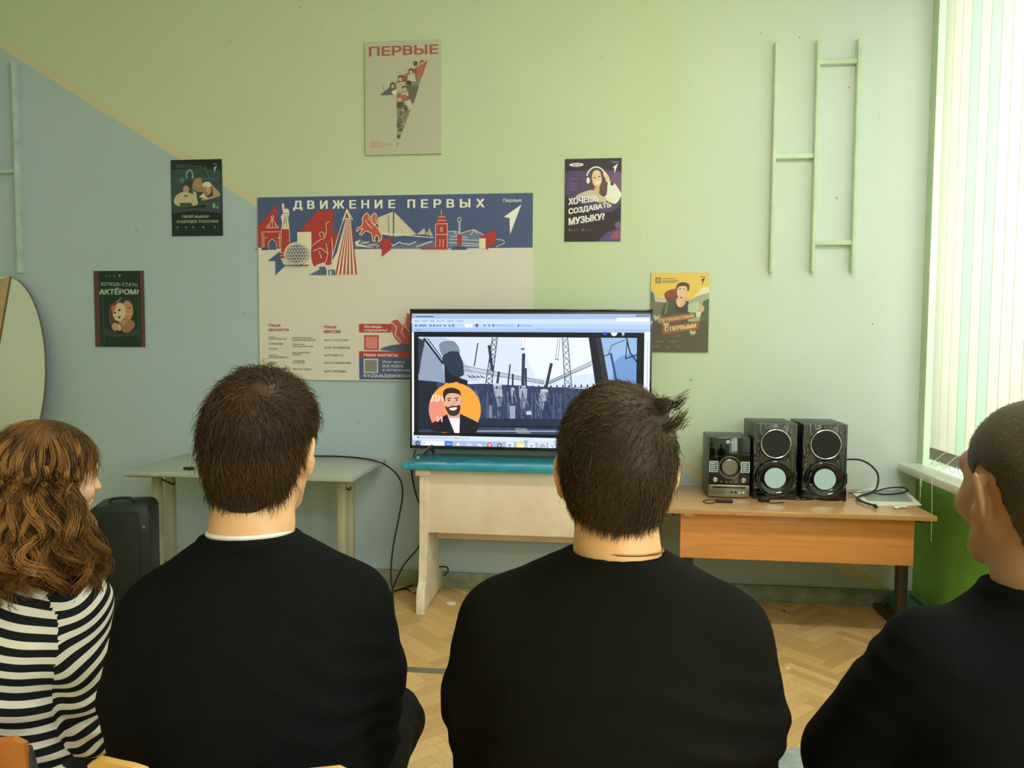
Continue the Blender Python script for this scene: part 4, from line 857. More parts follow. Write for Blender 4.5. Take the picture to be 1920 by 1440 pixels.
A.poly([(850, 1084), (920, 1050), (1080, 1042), (1100, 1092)], (74, 84, 126), 3)
A.rect(704, 1092, 1120, 1282, NAVY); A.rect(704, 1092, 1120, 1134, (160, 48, 52)); A.text('Наши контакты', (736, 1104, 962, 1126), (236, 200, 192), 0.04)
A.rect(734, 1142, 832, 1238, (188, 186, 178)); A.rect(742, 1150, 824, 1230, (122, 122, 122))
for t, b in (('Ищи здесь', (860, 1152, 1010, 1172)), ('все новое', (860, 1180, 1000, 1200)), ('и интересное', (860, 1210, 1052, 1230))): A.text(t, b, (186, 192, 206), 0.02)
A.text('БУДЬВДВИЖЕНИИ', (734, 1244, 1100, 1270), (196, 200, 208), 0.03)
A.take('contact_panel', B, A_INK)

# --- television
TY = 3.775
c0, c1 = at(769, 580, Y=TY), at(1224, 579, Y=TY); c2 = at(774, 840, Y=TY)
TW, THT = c1.x-c0.x, (c0.z+c1.z)/2-c2.z
tv = empty('television', ((c0.x+c1.x)/2, TY, c2.z), label='large flat television showing an electrical substation, on the blue-topped desk', cat='television')
MB().cbox(-TW/2, TW/2, 0.0, 0.035, 0.0, THT, 0.006).build('case', M_BLK, tv)
MB().cbox(-TW*0.36, TW*0.36, 0.03, 0.075, 0.04, THT*0.6, 0.02).build('back_cover', M_BLK, tv)
bz_ = MB(); e = 0.010
bz_.cbox(-TW/2, TW/2, -0.006, 0.002, THT-e, THT, 0.002); bz_.cbox(-TW/2, TW/2, -0.006, 0.002, 0, e*1.6, 0.002); bz_.cbox(-TW/2, -TW/2+e, -0.006, 0.002, 0, THT, 0.002); bz_.cbox(TW/2-e, TW/2, -0.006, 0.002, 0, THT, 0.002)
bz_.build('bezel', M_GLOSS, tv)
for s in (-1, 1):
    st = MB(); x = s*TW*0.40; zb = bz-c2.z+0.008
    st.tube([(x, 0.02, 0.02), (x-s*0.0+s*0.025, -0.02, zb+0.03), (x+s*0.045, -0.135, zb+0.004)], [0.012, 0.009, 0.006], 10)
    st.tube([(x+s*0.01, 0.0, zb+0.04), (x+s*0.02, 0.085, zb+0.004)], [0.012, 0.009], 10); st.build('stand_foot', M_GLOSS, tv)
    MB().lathe([(0.0005, -0.007), (0.008, -0.004), (0.009, 0.004), (0.0005, 0.007)], (x+s*0.047, -0.142, zb+0.006), seg=12).build('foot_tip', M_CHROME, tv)
A_TV = attr_mat('lit_screen_picture', 0.25, emit=TV_E)
A = Art((118, 80, 1783, 1018), TW-0.016, THT-0.024, 1.0)
s0 = len(A.v); A.rect(118, 80, 1783, 1018, (176, 200, 234))
A.rect(118, 80, 1783, 114, (158, 182, 220)); A.rect(118, 114, 1783, 150, (196, 214, 242)); A.rect(118, 150, 1783, 180, (178, 200, 236)); A.rect(118, 180, 1783, 208, (158, 184, 226)); A.rect(1680, 84, 1776, 98, (120, 132, 156)); A.rect(1550, 106, 1770, 130, (236, 240, 248))
A.rect(126, 92, 138, 108, (210, 120, 90)); A.rect(148, 97, 278, 104, (60, 78, 112))
x = 140
for t, w in (('Файл', 34), ('Правка', 48), ('Вид', 26), ('Рисунок', 56), ('Сервис', 46), ('Справка', 52)): A.text(t, (x, 123, x+w, 139), (52, 66, 98), 0.0); x += w+17
x = 140
for w in (18, 56, 0, 14, 14, 10, 10, 0, 12, 0, 12): 
    if w: A.rect(x, 156, x+w, 168, (78, 96, 134) if w < 20 else (110, 128, 164))
    x += w+11
A.line([(406, 152), (424, 170)], 4, (40, 50, 80)); A.line([(424, 152), (406, 170)], 4, (40, 50, 80)); A.rect(498, 148, 552, 174, (232, 238, 248)); A.oval(584, 160, 12, 12, (86, 100, 140)); A.poly([(628, 160), (644, 151), (644, 169)], (84, 100, 140)); A.poly([(676, 151), (676, 169), (660, 160)], (84, 100, 140))
A.text('Изменить рисунки', (712, 153, 842, 167), (70, 86, 120), 0.0); A.text('Автоподбор', (888, 153, 972, 167), (70, 86, 120), 0.0); A.rect(694, 152, 706, 168, (80, 98, 140)); A.rect(870, 152, 882, 168, (80, 98, 140))
for k in range(2): A.rect(150+k*22, 188, 164+k*22, 200, (130, 154, 196))
A.rect(118, 208, 134, 930, (232, 238, 248)); A.rect(1740, 200, 1783, 930, (226, 234, 246)); A.rect(1758, 262, 1768, 640, (200, 210, 226))
A.take('window_bars', tv, A_TV)
A.rect(134, 205, 1740, 926, (12, 16, 26)); A.rect(166, 240, 1706, 905, (208, 220, 240))
A.poly([(880, 240), (1420, 240), (1420, 480), (1000, 520)], (226, 232, 246)); A.poly([(1420, 240), (1706, 240), (1706, 640), (1480, 640)], (148, 180, 220)); A.poly([(1540, 400), (1706, 360), (1706, 620), (1560, 620)], (110, 148, 204), 3); A.poly([(170, 240), (360, 240), (600, 540), (170, 560)], (186, 200, 222))
A.poly([(166, 240), (200, 270), (340, 430), (366, 560), (166, 560)], (140, 156, 176)); A.poly([(166, 250), (215, 265), (190, 380), (172, 500), (166, 500)], (44, 56, 74)); A.line([(205, 250), (345, 425)], 16, (34, 44, 66)); A.line([(232, 250), (355, 410)], 7, (52, 64, 88))
A.poly([(166, 540), (300, 550), (420, 570), (620, 560), (1706, 600), (1706, 905), (166, 905)], (52, 66, 96)); A.poly([(166, 545), (300, 552), (300, 640), (250, 730), (280, 880), (166, 890)], (28, 36, 52))
for k in range(5): A.line([(480, 436+k*9.5), (1060, 538+k*5.5)], 4 if k in (0, 3) else 2, (46, 60, 92))
for k in range(4): A.line([(1090, 540+k*6), (1385, 400+k*9)], 4 if k != 1 else 2, (46, 60, 92))
A.line([(1385, 395), (1520, 345)], 8, (60, 84, 128)); A.line([(1515, 345), (1570, 600)], 14, (44, 66, 110)); A.line([(1500, 350), (1520, 290), (1610, 255)], 6, (70, 92, 130))
A.poly([(315, 300), (350, 270), (420, 270), (460, 320), (455, 370), (390, 400), (340, 370)], (120, 136, 150), 4); A.poly([(345, 365), (455, 340), (495, 500), (400, 520), (352, 440)], (42, 52, 70), 2); A.poly([(352, 430), (400, 500), (520, 540), (520, 600), (360, 570)], (24, 30, 44))
def lattice(xa, ya, xb, yb, w0, w1, rgb):
    n = 12; P = [(xa+(xb-xa)*k/n, ya+(yb-ya)*k/n, w0+(w1-w0)*k/n) for k in range(n+1)]
    A.line([(p[0]-p[2], p[1]) for p in (P[0], P[-1])], 6, rgb); A.line([(p[0]+p[2], p[1]) for p in (P[0], P[-1])], 6, rgb)
    for k in range(n):
        a, b = P[k], P[k+1]; sg = 1 if k % 2 else -1; A.line([(a[0]-sg*a[2], a[1]), (b[0]+sg*b[2], b[1])], 5, rgb)
        A.line([(a[0]+sg*a[2], a[1]), (b[0]-sg*b[2], b[1])], 3, rgb)
lattice(712, 242, 660, 640, 17, 24, (40, 50, 76)); lattice(1200, 242, 1238, 720, 18, 26, (74, 86, 104))
def insul(xa, ya, xb, yb, w, rgb=(42, 50, 64)):
    A.line([(xa, ya), (xb, yb)], w, rgb)
    for k in range(7):
        t = (k+0.5)/7; A.oval(xa+(xb-xa)*t, ya+(yb-ya)*t, w*0.62, w*0.24, (58, 66, 80), 10)
insul(914, 350, 910, 575, 22); insul(1108, 415, 1068, 600, 20); insul(672, 295, 695, 470, 20); insul(820, 425, 802, 600, 10); insul(930, 450, 932, 580, 14); insul(592, 280, 566, 440, 8); insul(742, 475, 730, 560, 16); insul(840, 490, 838, 580, 12)
for xa in (900, 920): A.line([(xa, 245), (xa-4 if xa < 910 else xa, 318)], 4, (190, 198, 208))
A.oval(908, 320, 14, 7, (90, 98, 110)); A.line([(1152, 245), (1136, 385)], 4, (120, 130, 144)); A.line([(1166, 245), (1152, 388)], 4, (120, 130, 144)); A.line([(1132, 388), (1158, 390)], 6, (90, 98, 110))
for cx, cy, w, h, tl in ((735, 610, 62, 90, 8), (912, 625, 60, 90, 0), (1056, 640, 54, 80, -10), (840, 620, 26, 60, 0)):
    A.poly([(cx-w/2-tl/2, cy-h/2), (cx+w/2-tl/2, cy-h/2), (cx+w*0.42+tl, cy+h*0.5), (cx-w*0.42+tl, cy+h*0.5)], (160, 170, 184)); A.poly([(cx-w*0.36+tl, cy+h*0.5), (cx+w*0.36+tl, cy+h*0.5), (cx+w*0.22+tl*1.5, cy+h*1.2), (cx-w*0.22+tl*1.5, cy+h*1.2)], (128, 140, 158)); A.oval(cx-tl/2, cy-h/2, w*0.5, 8, (190, 198, 208)); A.line([(cx-w*0.45+tl, cy+h*0.5), (cx+w*0.45+tl, cy+h*0.5)], 8, (84, 94, 114))
r = random.Random(11)
for k in range(150):
    x0 = r.uniform(520, 1420); y0 = r.uniform(600, 800); A.line([(x0, y0), (x0+r.uniform(-4, 30), y0+r.uniform(20, 90))], r.uniform(3, 8), r.choice([(84, 98, 124), (30, 40, 60), (112, 124, 146), (62, 76, 104), (40, 50, 74)]))
for x0 in (660, 805, 905, 975, 1000, 1125, 1175, 1285): A.line([(x0, 620), (x0, 830)], 9, (80, 94, 120))
for x0 in range(560, 1420, 42): A.line([(x0, 590-(x0-560)*0.02), (x0+42, 592-(x0-560)*0.02)], 4, (60, 72, 98)); A.oval(x0, 580-(x0-900)*0.03, 6, 12, (44, 54, 76), 8)
for k in range(12): A.line([(520+k*10, 500+(k % 3)*6), (535+k*10, 520)], 5, (60, 72, 96))
A.rect(820, 710, 858, 806, (150, 160, 178)); A.rect(672, 710, 694, 796, (120, 132, 150)); A.rect(936, 745, 972, 770, (186, 196, 210)); A.poly([(855, 862), (930, 858), (970, 900), (870, 900)], (120, 128, 140)); A.line([(560, 890), (1160, 880)], 9, (150, 160, 176)); A.rect(166, 842, 1706, 862, (30, 38, 54)); A.poly([(560, 800), (1706, 790), (1706, 842), (560, 845)], (38, 48, 68))
A.poly([(1362, 240), (1446, 240), (1516, 600), (1420, 610)], (28, 30, 38)); A.poly([(1410, 240), (1446, 240), (1516, 600), (1480, 604)], (48, 50, 58))
A.line([(1620, 240), (1645, 340), (1700, 410)], 10, (34, 44, 70)); A.line([(1615, 380), (1700, 350)], 8, (34, 44, 70)); A.line([(1625, 250), (1615, 385)], 7, (40, 52, 80)); A.poly([(1640, 560), (1660, 555), (1676, 640), (1650, 640)], (34, 46, 70)); A.poly([(1510, 540), (1530, 530), (1560, 610), (1510, 610)], (40, 50, 70))
A.rect(1690, 240, 1740, 926, (12, 16, 26)); A.oval(1475, 212, 13, 11, (60, 70, 190)); A.poly([(1512, 205), (1558, 205), (1552, 222), (1535, 230), (1518, 222)], (226, 234, 246)); A.line([(1606, 198), (1588, 212), (1606, 214), (1590, 226)], 6, (206, 214, 240))
A.rect(134, 905, 1740, 926, (10, 14, 24))
A.take('substation_picture', tv, A_TV)
def disc_clip(pts, cx, cy, R):
    out = []
    for x, y in pts:
        d = math.hypot(x-cx, y-cy)
        out.append((x, y) if d <= R else (cx+(x-cx)*R/d, cy+(y-cy)*R/d))
    return out
cx, cy, R = 430, 742, 186
A.oval(cx, cy, R, R, (246, 160, 62), 56); A.oval(372, 568, 14, 10, (246, 160, 62)); A.oval(440, 558, 16, 8, (246, 160, 62))
A.poly(disc_clip([(246, 690), (300, 670), (340, 690), (360, 780), (330, 850), (290, 880), (250, 800)], cx, cy, R), (226, 140, 118), 3)
A.text('ДН', (258, 642, 352, 692), (250, 214, 196), 0.05); A.text('и', (300, 790, 345, 830), (244, 190, 176), 0.05)
A.poly([(372, 770), (470, 770), (480, 906), (380, 906)], (206, 160, 138)); A.poly([(385, 800), (470, 800), (466, 906), (412, 906)], (236, 228, 232))
A.poly(disc_clip([(250, 850), (330, 800), (375, 775), (430, 906), (272, 906)], cx, cy, R+30)+[(250, 880)], (30, 28, 40)); A.poly([(468, 770), (560, 810), (612, 838), (580, 906), (464, 906)], (32, 30, 42))
A.poly([(356, 650), (372, 612), (440, 610), (472, 650), (474, 720), (455, 772), (420, 785), (380, 770), (358, 710)], (222, 170, 142), 4); A.poly([(345, 640), (360, 602), (410, 590), (465, 610), (474, 660), (462, 636), (400, 628), (366, 648), (360, 690)], (48, 34, 30), 4)
A.poly([(360, 720), (380, 726), (410, 716), (440, 716), (470, 712), (462, 766), (428, 786), (388, 776)], (66, 44, 38), 3); A.poly([(392, 732), (446, 726), (436, 744), (406, 748)], (240, 224, 216), 3)
A.line([(376, 668), (404, 664)], 7, (52, 36, 32)); A.line([(430, 662), (458, 662)], 7, (52, 36, 32)); A.oval(390, 680, 9, 5, (60, 44, 40)); A.oval(444, 676, 9, 5, (60, 44, 40)); A.line([(420, 676), (424, 708)], 6, (196, 142, 116)); A.oval(480, 690, 8, 18, (206, 152, 126))
A.rect(172, 904, 640, 924, (14, 16, 26)); A.line([(180, 916), (500, 916)], 4, (70, 40, 50))
A.take('round_portrait', tv, A_TV)
A.rect(126, 928, 1783, 960, (208, 222, 242)); A.rect(158, 936, 170, 948, (60, 80, 120)); A.text('Screenshot_2024-05-28-12-36-02-632_com.yandex.browser.mp4', (172, 937, 528, 950), (52, 66, 96), 0.0)
A.rect(126, 960, 1783, 1016, (160, 180, 216)); A.oval(160, 984, 17, 17, (44, 52, 80)); A.oval(160, 984, 10, 10, (108, 140, 180)); A.rect(190, 964, 355, 998, (246, 248, 252)); A.ring(206, 981, 9, 9, 3, (90, 110, 150)); A.rect(355, 966, 412, 1000, (30, 110, 224)); A.text('Найти', (364, 976, 404, 990), (214, 230, 250), 0.0)
A.rect(428, 962, 478, 1010, (172, 178, 214)); A.poly([(440, 992), (452, 972), (466, 992)], (240, 240, 252), 2); A.ring(532, 986, 15, 15, 4, (214, 226, 244)); A.line([(518, 986), (546, 986)], 4, (214, 226, 244)); A.oval(602, 986, 12, 9, (206, 222, 240)); A.oval(616, 990, 9, 7, (206, 222, 240))
A.oval(678, 987, 17, 19, (216, 40, 52)); A.text('Я', (670, 975, 686, 999), (250, 240, 240), 0.03); A.oval(748, 987, 15, 17, (60, 64, 70)); A.poly([(748, 987), (734, 975), (748, 970), (762, 978)], (190, 70, 60)); A.oval(748, 987, 7, 8, (220, 226, 236))
for x0, w in ((796, 52), (866, 60), (946, 54), (1020, 56), (1092, 50)): A.rect(x0, 963, x0+w, 1012, (222, 230, 244) if x0 != 866 else (238, 220, 110))
A.text('W', (808, 974, 832, 996), (50, 64, 96), 0.02); A.rect(878, 974, 916, 1002, (248, 240, 180)); A.line([(960, 976), (974, 990), (974, 1004)], 5, (120, 130, 150)); A.line([(988, 976), (974, 990)], 5, (120, 130, 150)); A.ring(1048, 988, 20, 18, 4, (70, 80, 100)); A.text('W', (1036, 978, 1060, 998), (60, 70, 90), 0.02); A.line([(1112, 972), (1126, 1000)], 4, (40, 50, 80))
A.line([(930, 960), (952, 946)], 4, (70, 76, 90)); A.line([(920, 948), (936, 964)], 5, (80, 86, 96))
A.take('task_bar', tv, A_TV)

# ------------------------------------------------------------------ people: smooth-blended volumes turned into one skin
def V3(*p): return np.array(p, dtype=float)
def rotz(a): c, s = math.cos(a), math.sin(a); return np.array([[c, -s, 0], [s, c, 0], [0, 0, 1.0]])
def rotx(a): c, s = math.cos(a), math.sin(a); return np.array([[1.0, 0, 0], [0, c, -s], [0, s, c]])
def roty(a): c, s = math.cos(a), math.sin(a); return np.array([[c, 0, s], [0, 1.0, 0], [-s, 0, c]])

class Body:
    """Sum of soft volumes; sub=True carves instead of adding."""
    def __init__(s): s.p = []
    def add(s, fn, lo, hi, k=0.02, sub=False): s.p.append((fn, np.array(lo, float), np.array(hi, float), k, sub)); return s
    def limb(s, pts, rad, k=0.02, flat=None):
        pts = [np.array(p, float) for p in pts]
        for a, b, ra, rb in zip(pts, pts[1:], rad, rad[1:]):
            ab = b-a; l2 = float(ab@ab) or 1e-9
            def fn(P, a=a, ab=ab, l2=l2, ra=ra, rb=rb):
                t = np.clip(((P-a)@ab)/l2, 0, 1)
                return np.linalg.norm(P-a-t[..., None]*ab, axis=-1)-(ra+(rb-ra)*t)
            R = max(ra, rb); s.add(fn, np.minimum(a, b)-R, np.maximum(a, b)+R, k)
        return s
    def ball(s, c, r, k=0.02, R=None, sub=False):
        c = np.array(c, float); r = np.array(r, float)*np.ones(3); Rm = np.eye(3) if R is None else R
        def fn(P):
            q = (P-c)@Rm; k0 = np.linalg.norm(q/r, axis=-1); k1 = np.linalg.norm(q/(r*r), axis=-1)+1e-9
            return k0*(k0-1)/k1
        m = float(r.max()); return s.add(fn, c-m, c+m, k, sub)
    def loft(s, rows, k=0.03, n=2.3):
        """rows (z, cx, cy, half width, half depth) from low to high."""
        T = np.array(rows, float); z0, z1 = T[0, 0], T[-1, 0]
        def fn(P):
            z = np.clip(P[..., 2], z0, z1); g = lambda j: np.interp(z, T[:, 0], T[:, j])
            a, b = g(3), g(4); q = ((np.abs(P[..., 0]-g(1))/a)**n+(np.abs(P[..., 1]-g(2))/b)**n)**(1/n)
            d = (q-1)*np.minimum(a, b); e = np.maximum(z0-P[..., 2], P[..., 2]-z1)
            return np.maximum(d, e)
        A, B_ = T[:, 3].max(), T[:, 4].max()
        return s.add(fn, (T[:, 1].min()-A, T[:, 2].min()-B_, z0), (T[:, 1].max()+A, T[:, 2].max()+B_, z1), k)
    @staticmethod
    def _mix(V, d, k, sub):
        if sub:
            h = np.maximum(k-np.abs(V+d), 0)/k; return np.maximum(V, -d)+h*h*k*0.25
        h = np.maximum(k-np.abs(V-d), 0)/k; return np.minimum(V, d)-h*h*k*0.25
    def at(s, P):
        V = np.full(P.shape[:-1], 0.5)
        for fn, lo, hi, k, sub in s.p: V = s._mix(V, fn(P), k, sub)
        return V
    def grad(s, P, e=0.0015):
        return np.stack([(s.at(P+d)-s.at(P-d))/(2*e) for d in np.eye(3)*e], -1)
    def mesh(s, h, cut=None, warp=None, project=2):
        lo = np.min([p[1] for p in s.p if not p[4]], 0)-3*h-0.02; hi = np.max([p[2] for p in s.p if not p[4]], 0)+3*h+0.02
        n = np.ceil((hi-lo)/h).astype(int)+1; ax = [lo[i]+h*np.arange(n[i]) for i in range(3)]
        V = np.full(n, 0.5)
        for fn, a, b, k, sub in s.p:
            i0 = np.clip(np.floor((a-k-2*h-0.01-lo)/h).astype(int), 0, n); i1 = np.clip(np.ceil((b+k+2*h+0.01-lo)/h).astype(int)+1, 0, n)
            sl = tuple(slice(u, v) for u, v in zip(i0, i1))
            P = np.stack(np.meshgrid(*[ax[i][i0[i]:i1[i]] for i in range(3)], indexing='ij'), -1)
            V[sl] = s._mix(V[sl], fn(P), k, sub)
        if cut is not None:
            P = np.stack(np.meshgrid(*ax, indexing='ij'), -1); V = np.maximum(V, cut(P))
        ins = V < 0
        # surface nets
        c = np.zeros(tuple(n-1)+(3,)); cnt = np.zeros(tuple(n-1)); off = [(i, j, k) for i in (0, 1) for j in (0, 1) for k in (0, 1)]
        sl = lambda o: tuple(slice(o[i], n[i]-1+o[i]) for i in range(3))
        for o in off:
            for d in range(3):
                if o[d]: continue
                q = list(o); q[d] = 1; a, b = V[sl(o)], V[sl(tuple(q))]; m = (a < 0) != (b < 0)
                t = np.where(m, a/np.where(m, a-b, 1), 0)
                for e in range(3): c[..., e] += m*(o[e]+(t if e == d else 0))
                cnt += m
        act = cnt > 0; idx = np.full(act.shape, -1); idx[act] = np.arange(act.sum())
        ci = np.argwhere(act); verts = lo+h*(ci+c[act]/cnt[act][:, None])
        faces = []
        for d in range(3):
            u, w = (d+1) % 3, (d+2) % 3
            A = [slice(1, n[i]-1) for i in range(3)]; A[d] = slice(0, n[d]-1); B_ = list(A); B_[d] = slice(1, n[d])
            a, b = ins[tuple(A)], ins[tuple(B_)]
            for flip, m in ((False, a & ~b), (True, b & ~a)):
                e = np.argwhere(m); st = np.array([A[0].start, A[1].start, A[2].start]); e = e+st
                if not len(e): continue
                du = np.zeros(3, int); du[u] = 1; dw = np.zeros(3, int); dw[w] = 1
                qd = [idx[tuple((e-x).T)] for x in (du+dw, dw, 0*du, du)]
                qd = np.stack(qd if not flip else qd[::-1], -1); faces.append(qd)
        F = np.concatenate(faces)
        if cut is None:
            for _ in range(project):
                g = s.grad(verts); d = s.at(verts); verts = verts-np.clip(d/np.maximum((g*g).sum(-1), 0.05), -h, h)[:, None]*g
        if warp is not None: verts = warp(verts)
        return verts, F

def np_mesh(name, V, F, mats, parent, attrs=None, mi=None):
    me = bpy.data.meshes.new(name); me.vertices.add(len(V)); me.vertices.foreach_set('co', np.asarray(V, np.float32).ravel())
    k = F.shape[1]; me.loops.add(F.size); me.loops.foreach_set('vertex_index', F.ravel().astype(np.int32))
    me.polygons.add(len(F)); me.polygons.foreach_set('loop_start', np.arange(0, F.size, k, dtype=np.int32))
    me.update(calc_edges=True)
    me.polygons.foreach_set('use_smooth', np.ones(len(F), bool))
    for an, arr in (attrs or {}).items():
        a = me.attributes.new(an, 'FLOAT', 'POINT' if len(arr) == len(V) else 'CORNER'); a.data.foreach_set('value', np.asarray(arr, np.float32))
    if mi is not None: me.polygons.foreach_set('material_index', mi.astype(np.int32))
    return link_mesh(name, me, parent, mats)

# ---- skin, hair and cloth
def skin_mat(name, rgb, red=0.0):
    m = bpy.data.materials.new(name); N, L = nodes_of(m); P = N['Principled BSDF']; tc = N.new('ShaderNodeTexCoord')
    n = noise(N, L, tc.outputs['Object'], 35.0, 4.0).outputs[0]; c = lin(rgb)
    L.new(ramp(N, L, n, [(0.3, (c[0]*0.95, c[1]*0.88, c[2]*0.85)), (0.7, c)]), P.inputs['Base Color'])
    P.inputs['Roughness'].default_value = 0.5; P.inputs['Subsurface Weight'].default_value = 0.12; P.inputs['Subsurface Radius'].default_value = (0.012, 0.004, 0.002)
    b = N.new('ShaderNodeBump'); b.inputs['Strength'].default_value = 0.12; b.inputs['Distance'].default_value = 0.001
    L.new(noise(N, L, tc.outputs['Object'], 400.0).outputs[0], b.inputs['Height']); L.new(b.outputs[0], P.inputs['Normal']); return m
def hair_mat(name, root, tip):
    m = bpy.data.materials.new(name); N, L = nodes_of(m); P = N['Principled BSDF']
    a = N.new('ShaderNodeAttribute'); a.attribute_name = 'tone'
    L.new(ramp(N, L, a.outputs['Fac'], [(0.0, lin(root)), (1.0, lin(tip))]), P.inputs['Base Color'])
    P.inputs['Roughness'].default_value = 0.45; P.inputs['Specular IOR Level'].default_value = 0.22; return m
def cloth_mat(name, rgb, rough=0.85, rib=900.0):
    m = mat(name, rgb, rough, 0.05, 40.0, 0.25, rib, spec=0.07); return m
def stripe_mat(name, a, b):
    m = bpy.data.materials.new(name); N, L = nodes_of(m); P = N['Principled BSDF']
    t = N.new('ShaderNodeAttribute'); t.attribute_name = 'stripe'
    f = mth(N, L, 'LESS_THAN', mth(N, L, 'FRACT', t.outputs['Fac']), 0.47)
    L.new(mixc(N, L, f, lin(a), lin(b)), P.inputs['Base Color']); P.inputs['Roughness'].default_value = 0.85; P.inputs['Specular IOR Level'].default_value = 0.2; return m

def head_prims(B, T, R, s=1.0, ears=1.0, female=False):
    """Adds a head with face; T = point between the ears, R = its 3x3 turn, y forward."""
    P = lambda *p: T+R@(np.array(p)*s)
    r = lambda *q: np.array(q)*s
    B.ball(P(0, -0.012, 0.036), r(0.0755, 0.096, 0.086), 0.02, R)
    B.ball(P(0, -0.040, 0.005), r(0.066, 0.066, 0.070), 0.03, R)
    B.limb([P(0, 0.030, -0.015), P(0, 0.058, -0.088)], [0.064*s, 0.030*s], 0.03)
    B.limb([P(0.052, 0.005, -0.050), P(0.030, 0.055, -0.090)], [0.022*s, 0.022*s], 0.025); B.limb([P(-0.052, 0.005, -0.050), P(-0.030, 0.055, -0.090)], [0.022*s, 0.022*s], 0.025)
    B.limb([P(-0.035, 0.078, 0.030), P(0.035, 0.078, 0.030)], [0.016*s, 0.016*s], 0.02)
    for q in (-1, 1):
        B.ball(P(q*0.032, 0.094, 0.010), r(0.017, 0.012, 0.012), 0.012, R, sub=True)
        B.ball(P(q*0.032, 0.0775, 0.0115), r(0.0140, 0.0132, 0.0095), 0.004, R)
        B.ball(P(q*0.045, 0.060, -0.028), r(0.024, 0.022, 0.022), 0.02, R)
        Re = R@rotz(q*0.50)@roty(q*0.14)
        B.ball(P(q*0.083, -0.011, -0.006), r(0.0072, 0.0195, 0.032)*ears, 0.006, Re)
        B.ball(P(q*0.080, -0.002, -0.032), r(0.008, 0.010, 0.013)*ears, 0.008, Re)
        B.ball(P(q*0.0905, -0.002, -0.002), r(0.007, 0.010, 0.017)*ears, 0.004, Re, sub=True)
    B.limb([P(0, 0.088, 0.020), P(0, 0.105, -0.020)], [0.008*s, 0.011*s], 0.012); B.ball(P(0, 0.104, -0.026), r(0.016, 0.012, 0.010), 0.008, R)
    B.ball(P(0, 0.089, -0.052), r(0.022, 0.011, 0.005), 0.006, R); B.ball(P(0, 0.087, -0.061), r(0.019, 0.011, 0.006), 0.006, R); B.ball(P(0, 0.099, -0.0565), r(0.022, 0.004, 0.0016), 0.003, R, sub=True)
    return P

def hand(B, wrist, direc, up, side, s=1.0):
    """A relaxed hand: palm, four unequal bent fingers and a thumb from the side of the palm."""
    d = np.array(direc, float); d /= np.linalg.norm(d); u = np.array(up, float); u -= d*(u@d); u /= np.linalg.norm(u); x = np.cross(d, u)*side
    M = lambda a, b, c: wrist+(d*a+x*b+u*c)*s
    for b in (-0.027, -0.009, 0.009, 0.027): B.limb([M(0.005, b*0.6, 0), M(0.085, b, 0)], [0.014*s, 0.0115*s], 0.012)
    for b, l in ((-0.029, 0.058), (-0.010, 0.074), (0.010, 0.080), (0.030, 0.070)):
        B.limb([M(0.085, b, 0.0), M(0.085+l*0.48, b*1.10, -0.010), M(0.085+l*0.80, b*1.12, -0.026), M(0.085+l, b*1.10, -0.042)], [0.0092*s, 0.0088*s, 0.0082*s, 0.0074*s], 0.004)
    B.limb([M(0.022, 0.026, -0.004), M(0.052, 0.050, -0.014), M(0.082, 0.058, -0.020), M(0.104, 0.056, -0.026)], [0.014*s, 0.0105*s, 0.0095*s, 0.008*s], 0.006)

def strands(roots, dirs, surf, n_seg, seg, lift, rng, width, tone, wob=0.0, gravity=None, parent=None, name='hair', m=None, tone_tip=None, clump=None):
    """Grows tapering hairs over a surface: roots Nx3, dirs() gives the combing direction at points."""
    N = len(roots); P = roots.copy(); line = [P.copy()]; w = rng.normal(0, 1, (N, 3)); sg = seg*rng.uniform(0.6, 1.35, N)[:, None]
    for k in range(n_seg):
        g = surf.grad(P, 0.003); nrm = g/np.maximum(np.linalg.norm(g, axis=1), 1e-6)[:, None]
        D = dirs(P)+w*wob; D = D-nrm*(D*nrm).sum(1)[:, None]; D /= np.maximum(np.linalg.norm(D, axis=1), 1e-6)[:, None]
        lf = lift(k/n_seg, P) if callable(lift) else lift
        h = surf.at(P)
        P = P+D*sg
        h2 = surf.at(P); g = surf.grad(P, 0.003); P = P-g*(h2-h)[:, None]/np.maximum((g*g).sum(1), 0.2)[:, None]*0.9
        P = P+nrm*np.asarray(lf).reshape(-1, 1)*sg
        line.append(P.copy())
    return np.stack(line, 1)
def strand_mesh(name, L_, width, tone, m, parent):
    """L_ = N x K x 3 centre lines -> three-sided tapering tubes as one mesh."""
    N, K, _ = L_.shape; T = np.gradient(L_, axis=1); T /= np.maximum(np.linalg.norm(T, axis=2), 1e-9)[..., None]
    ref = np.array([0.31, 0.57, 0.76]); A = np.cross(T, ref); A /= np.maximum(np.linalg.norm(A, axis=2), 1e-6)[..., None]; Bv = np.cross(T, A)
    taper = np.linspace(1.0, 0.18, K)[None, :, None]*np.asarray(width).reshape(-1, 1, 1)
    ring = [L_+taper*(math.cos(a)*A+math.sin(a)*Bv) for a in (0, 2.0944, 4.1888)]
    V = np.stack(ring, 2).reshape(-1, 3); base = (np.arange(N)[:, None]*K+np.arange(K-1)[None, :])*3; fs = []
    for q in range(3):
        fs.append(np.stack([base+q, base+(q+1) % 3, base+3+(q+1) % 3, base+3+q], -1).reshape(-1, 4))
    tn = np.repeat(tone.reshape(N, K), 3, axis=1) if tone.ndim == 2 else np.repeat(tone, K*3)
    return np_mesh(name, V, np.concatenate(fs), [m], parent, {'tone': tn.ravel()})

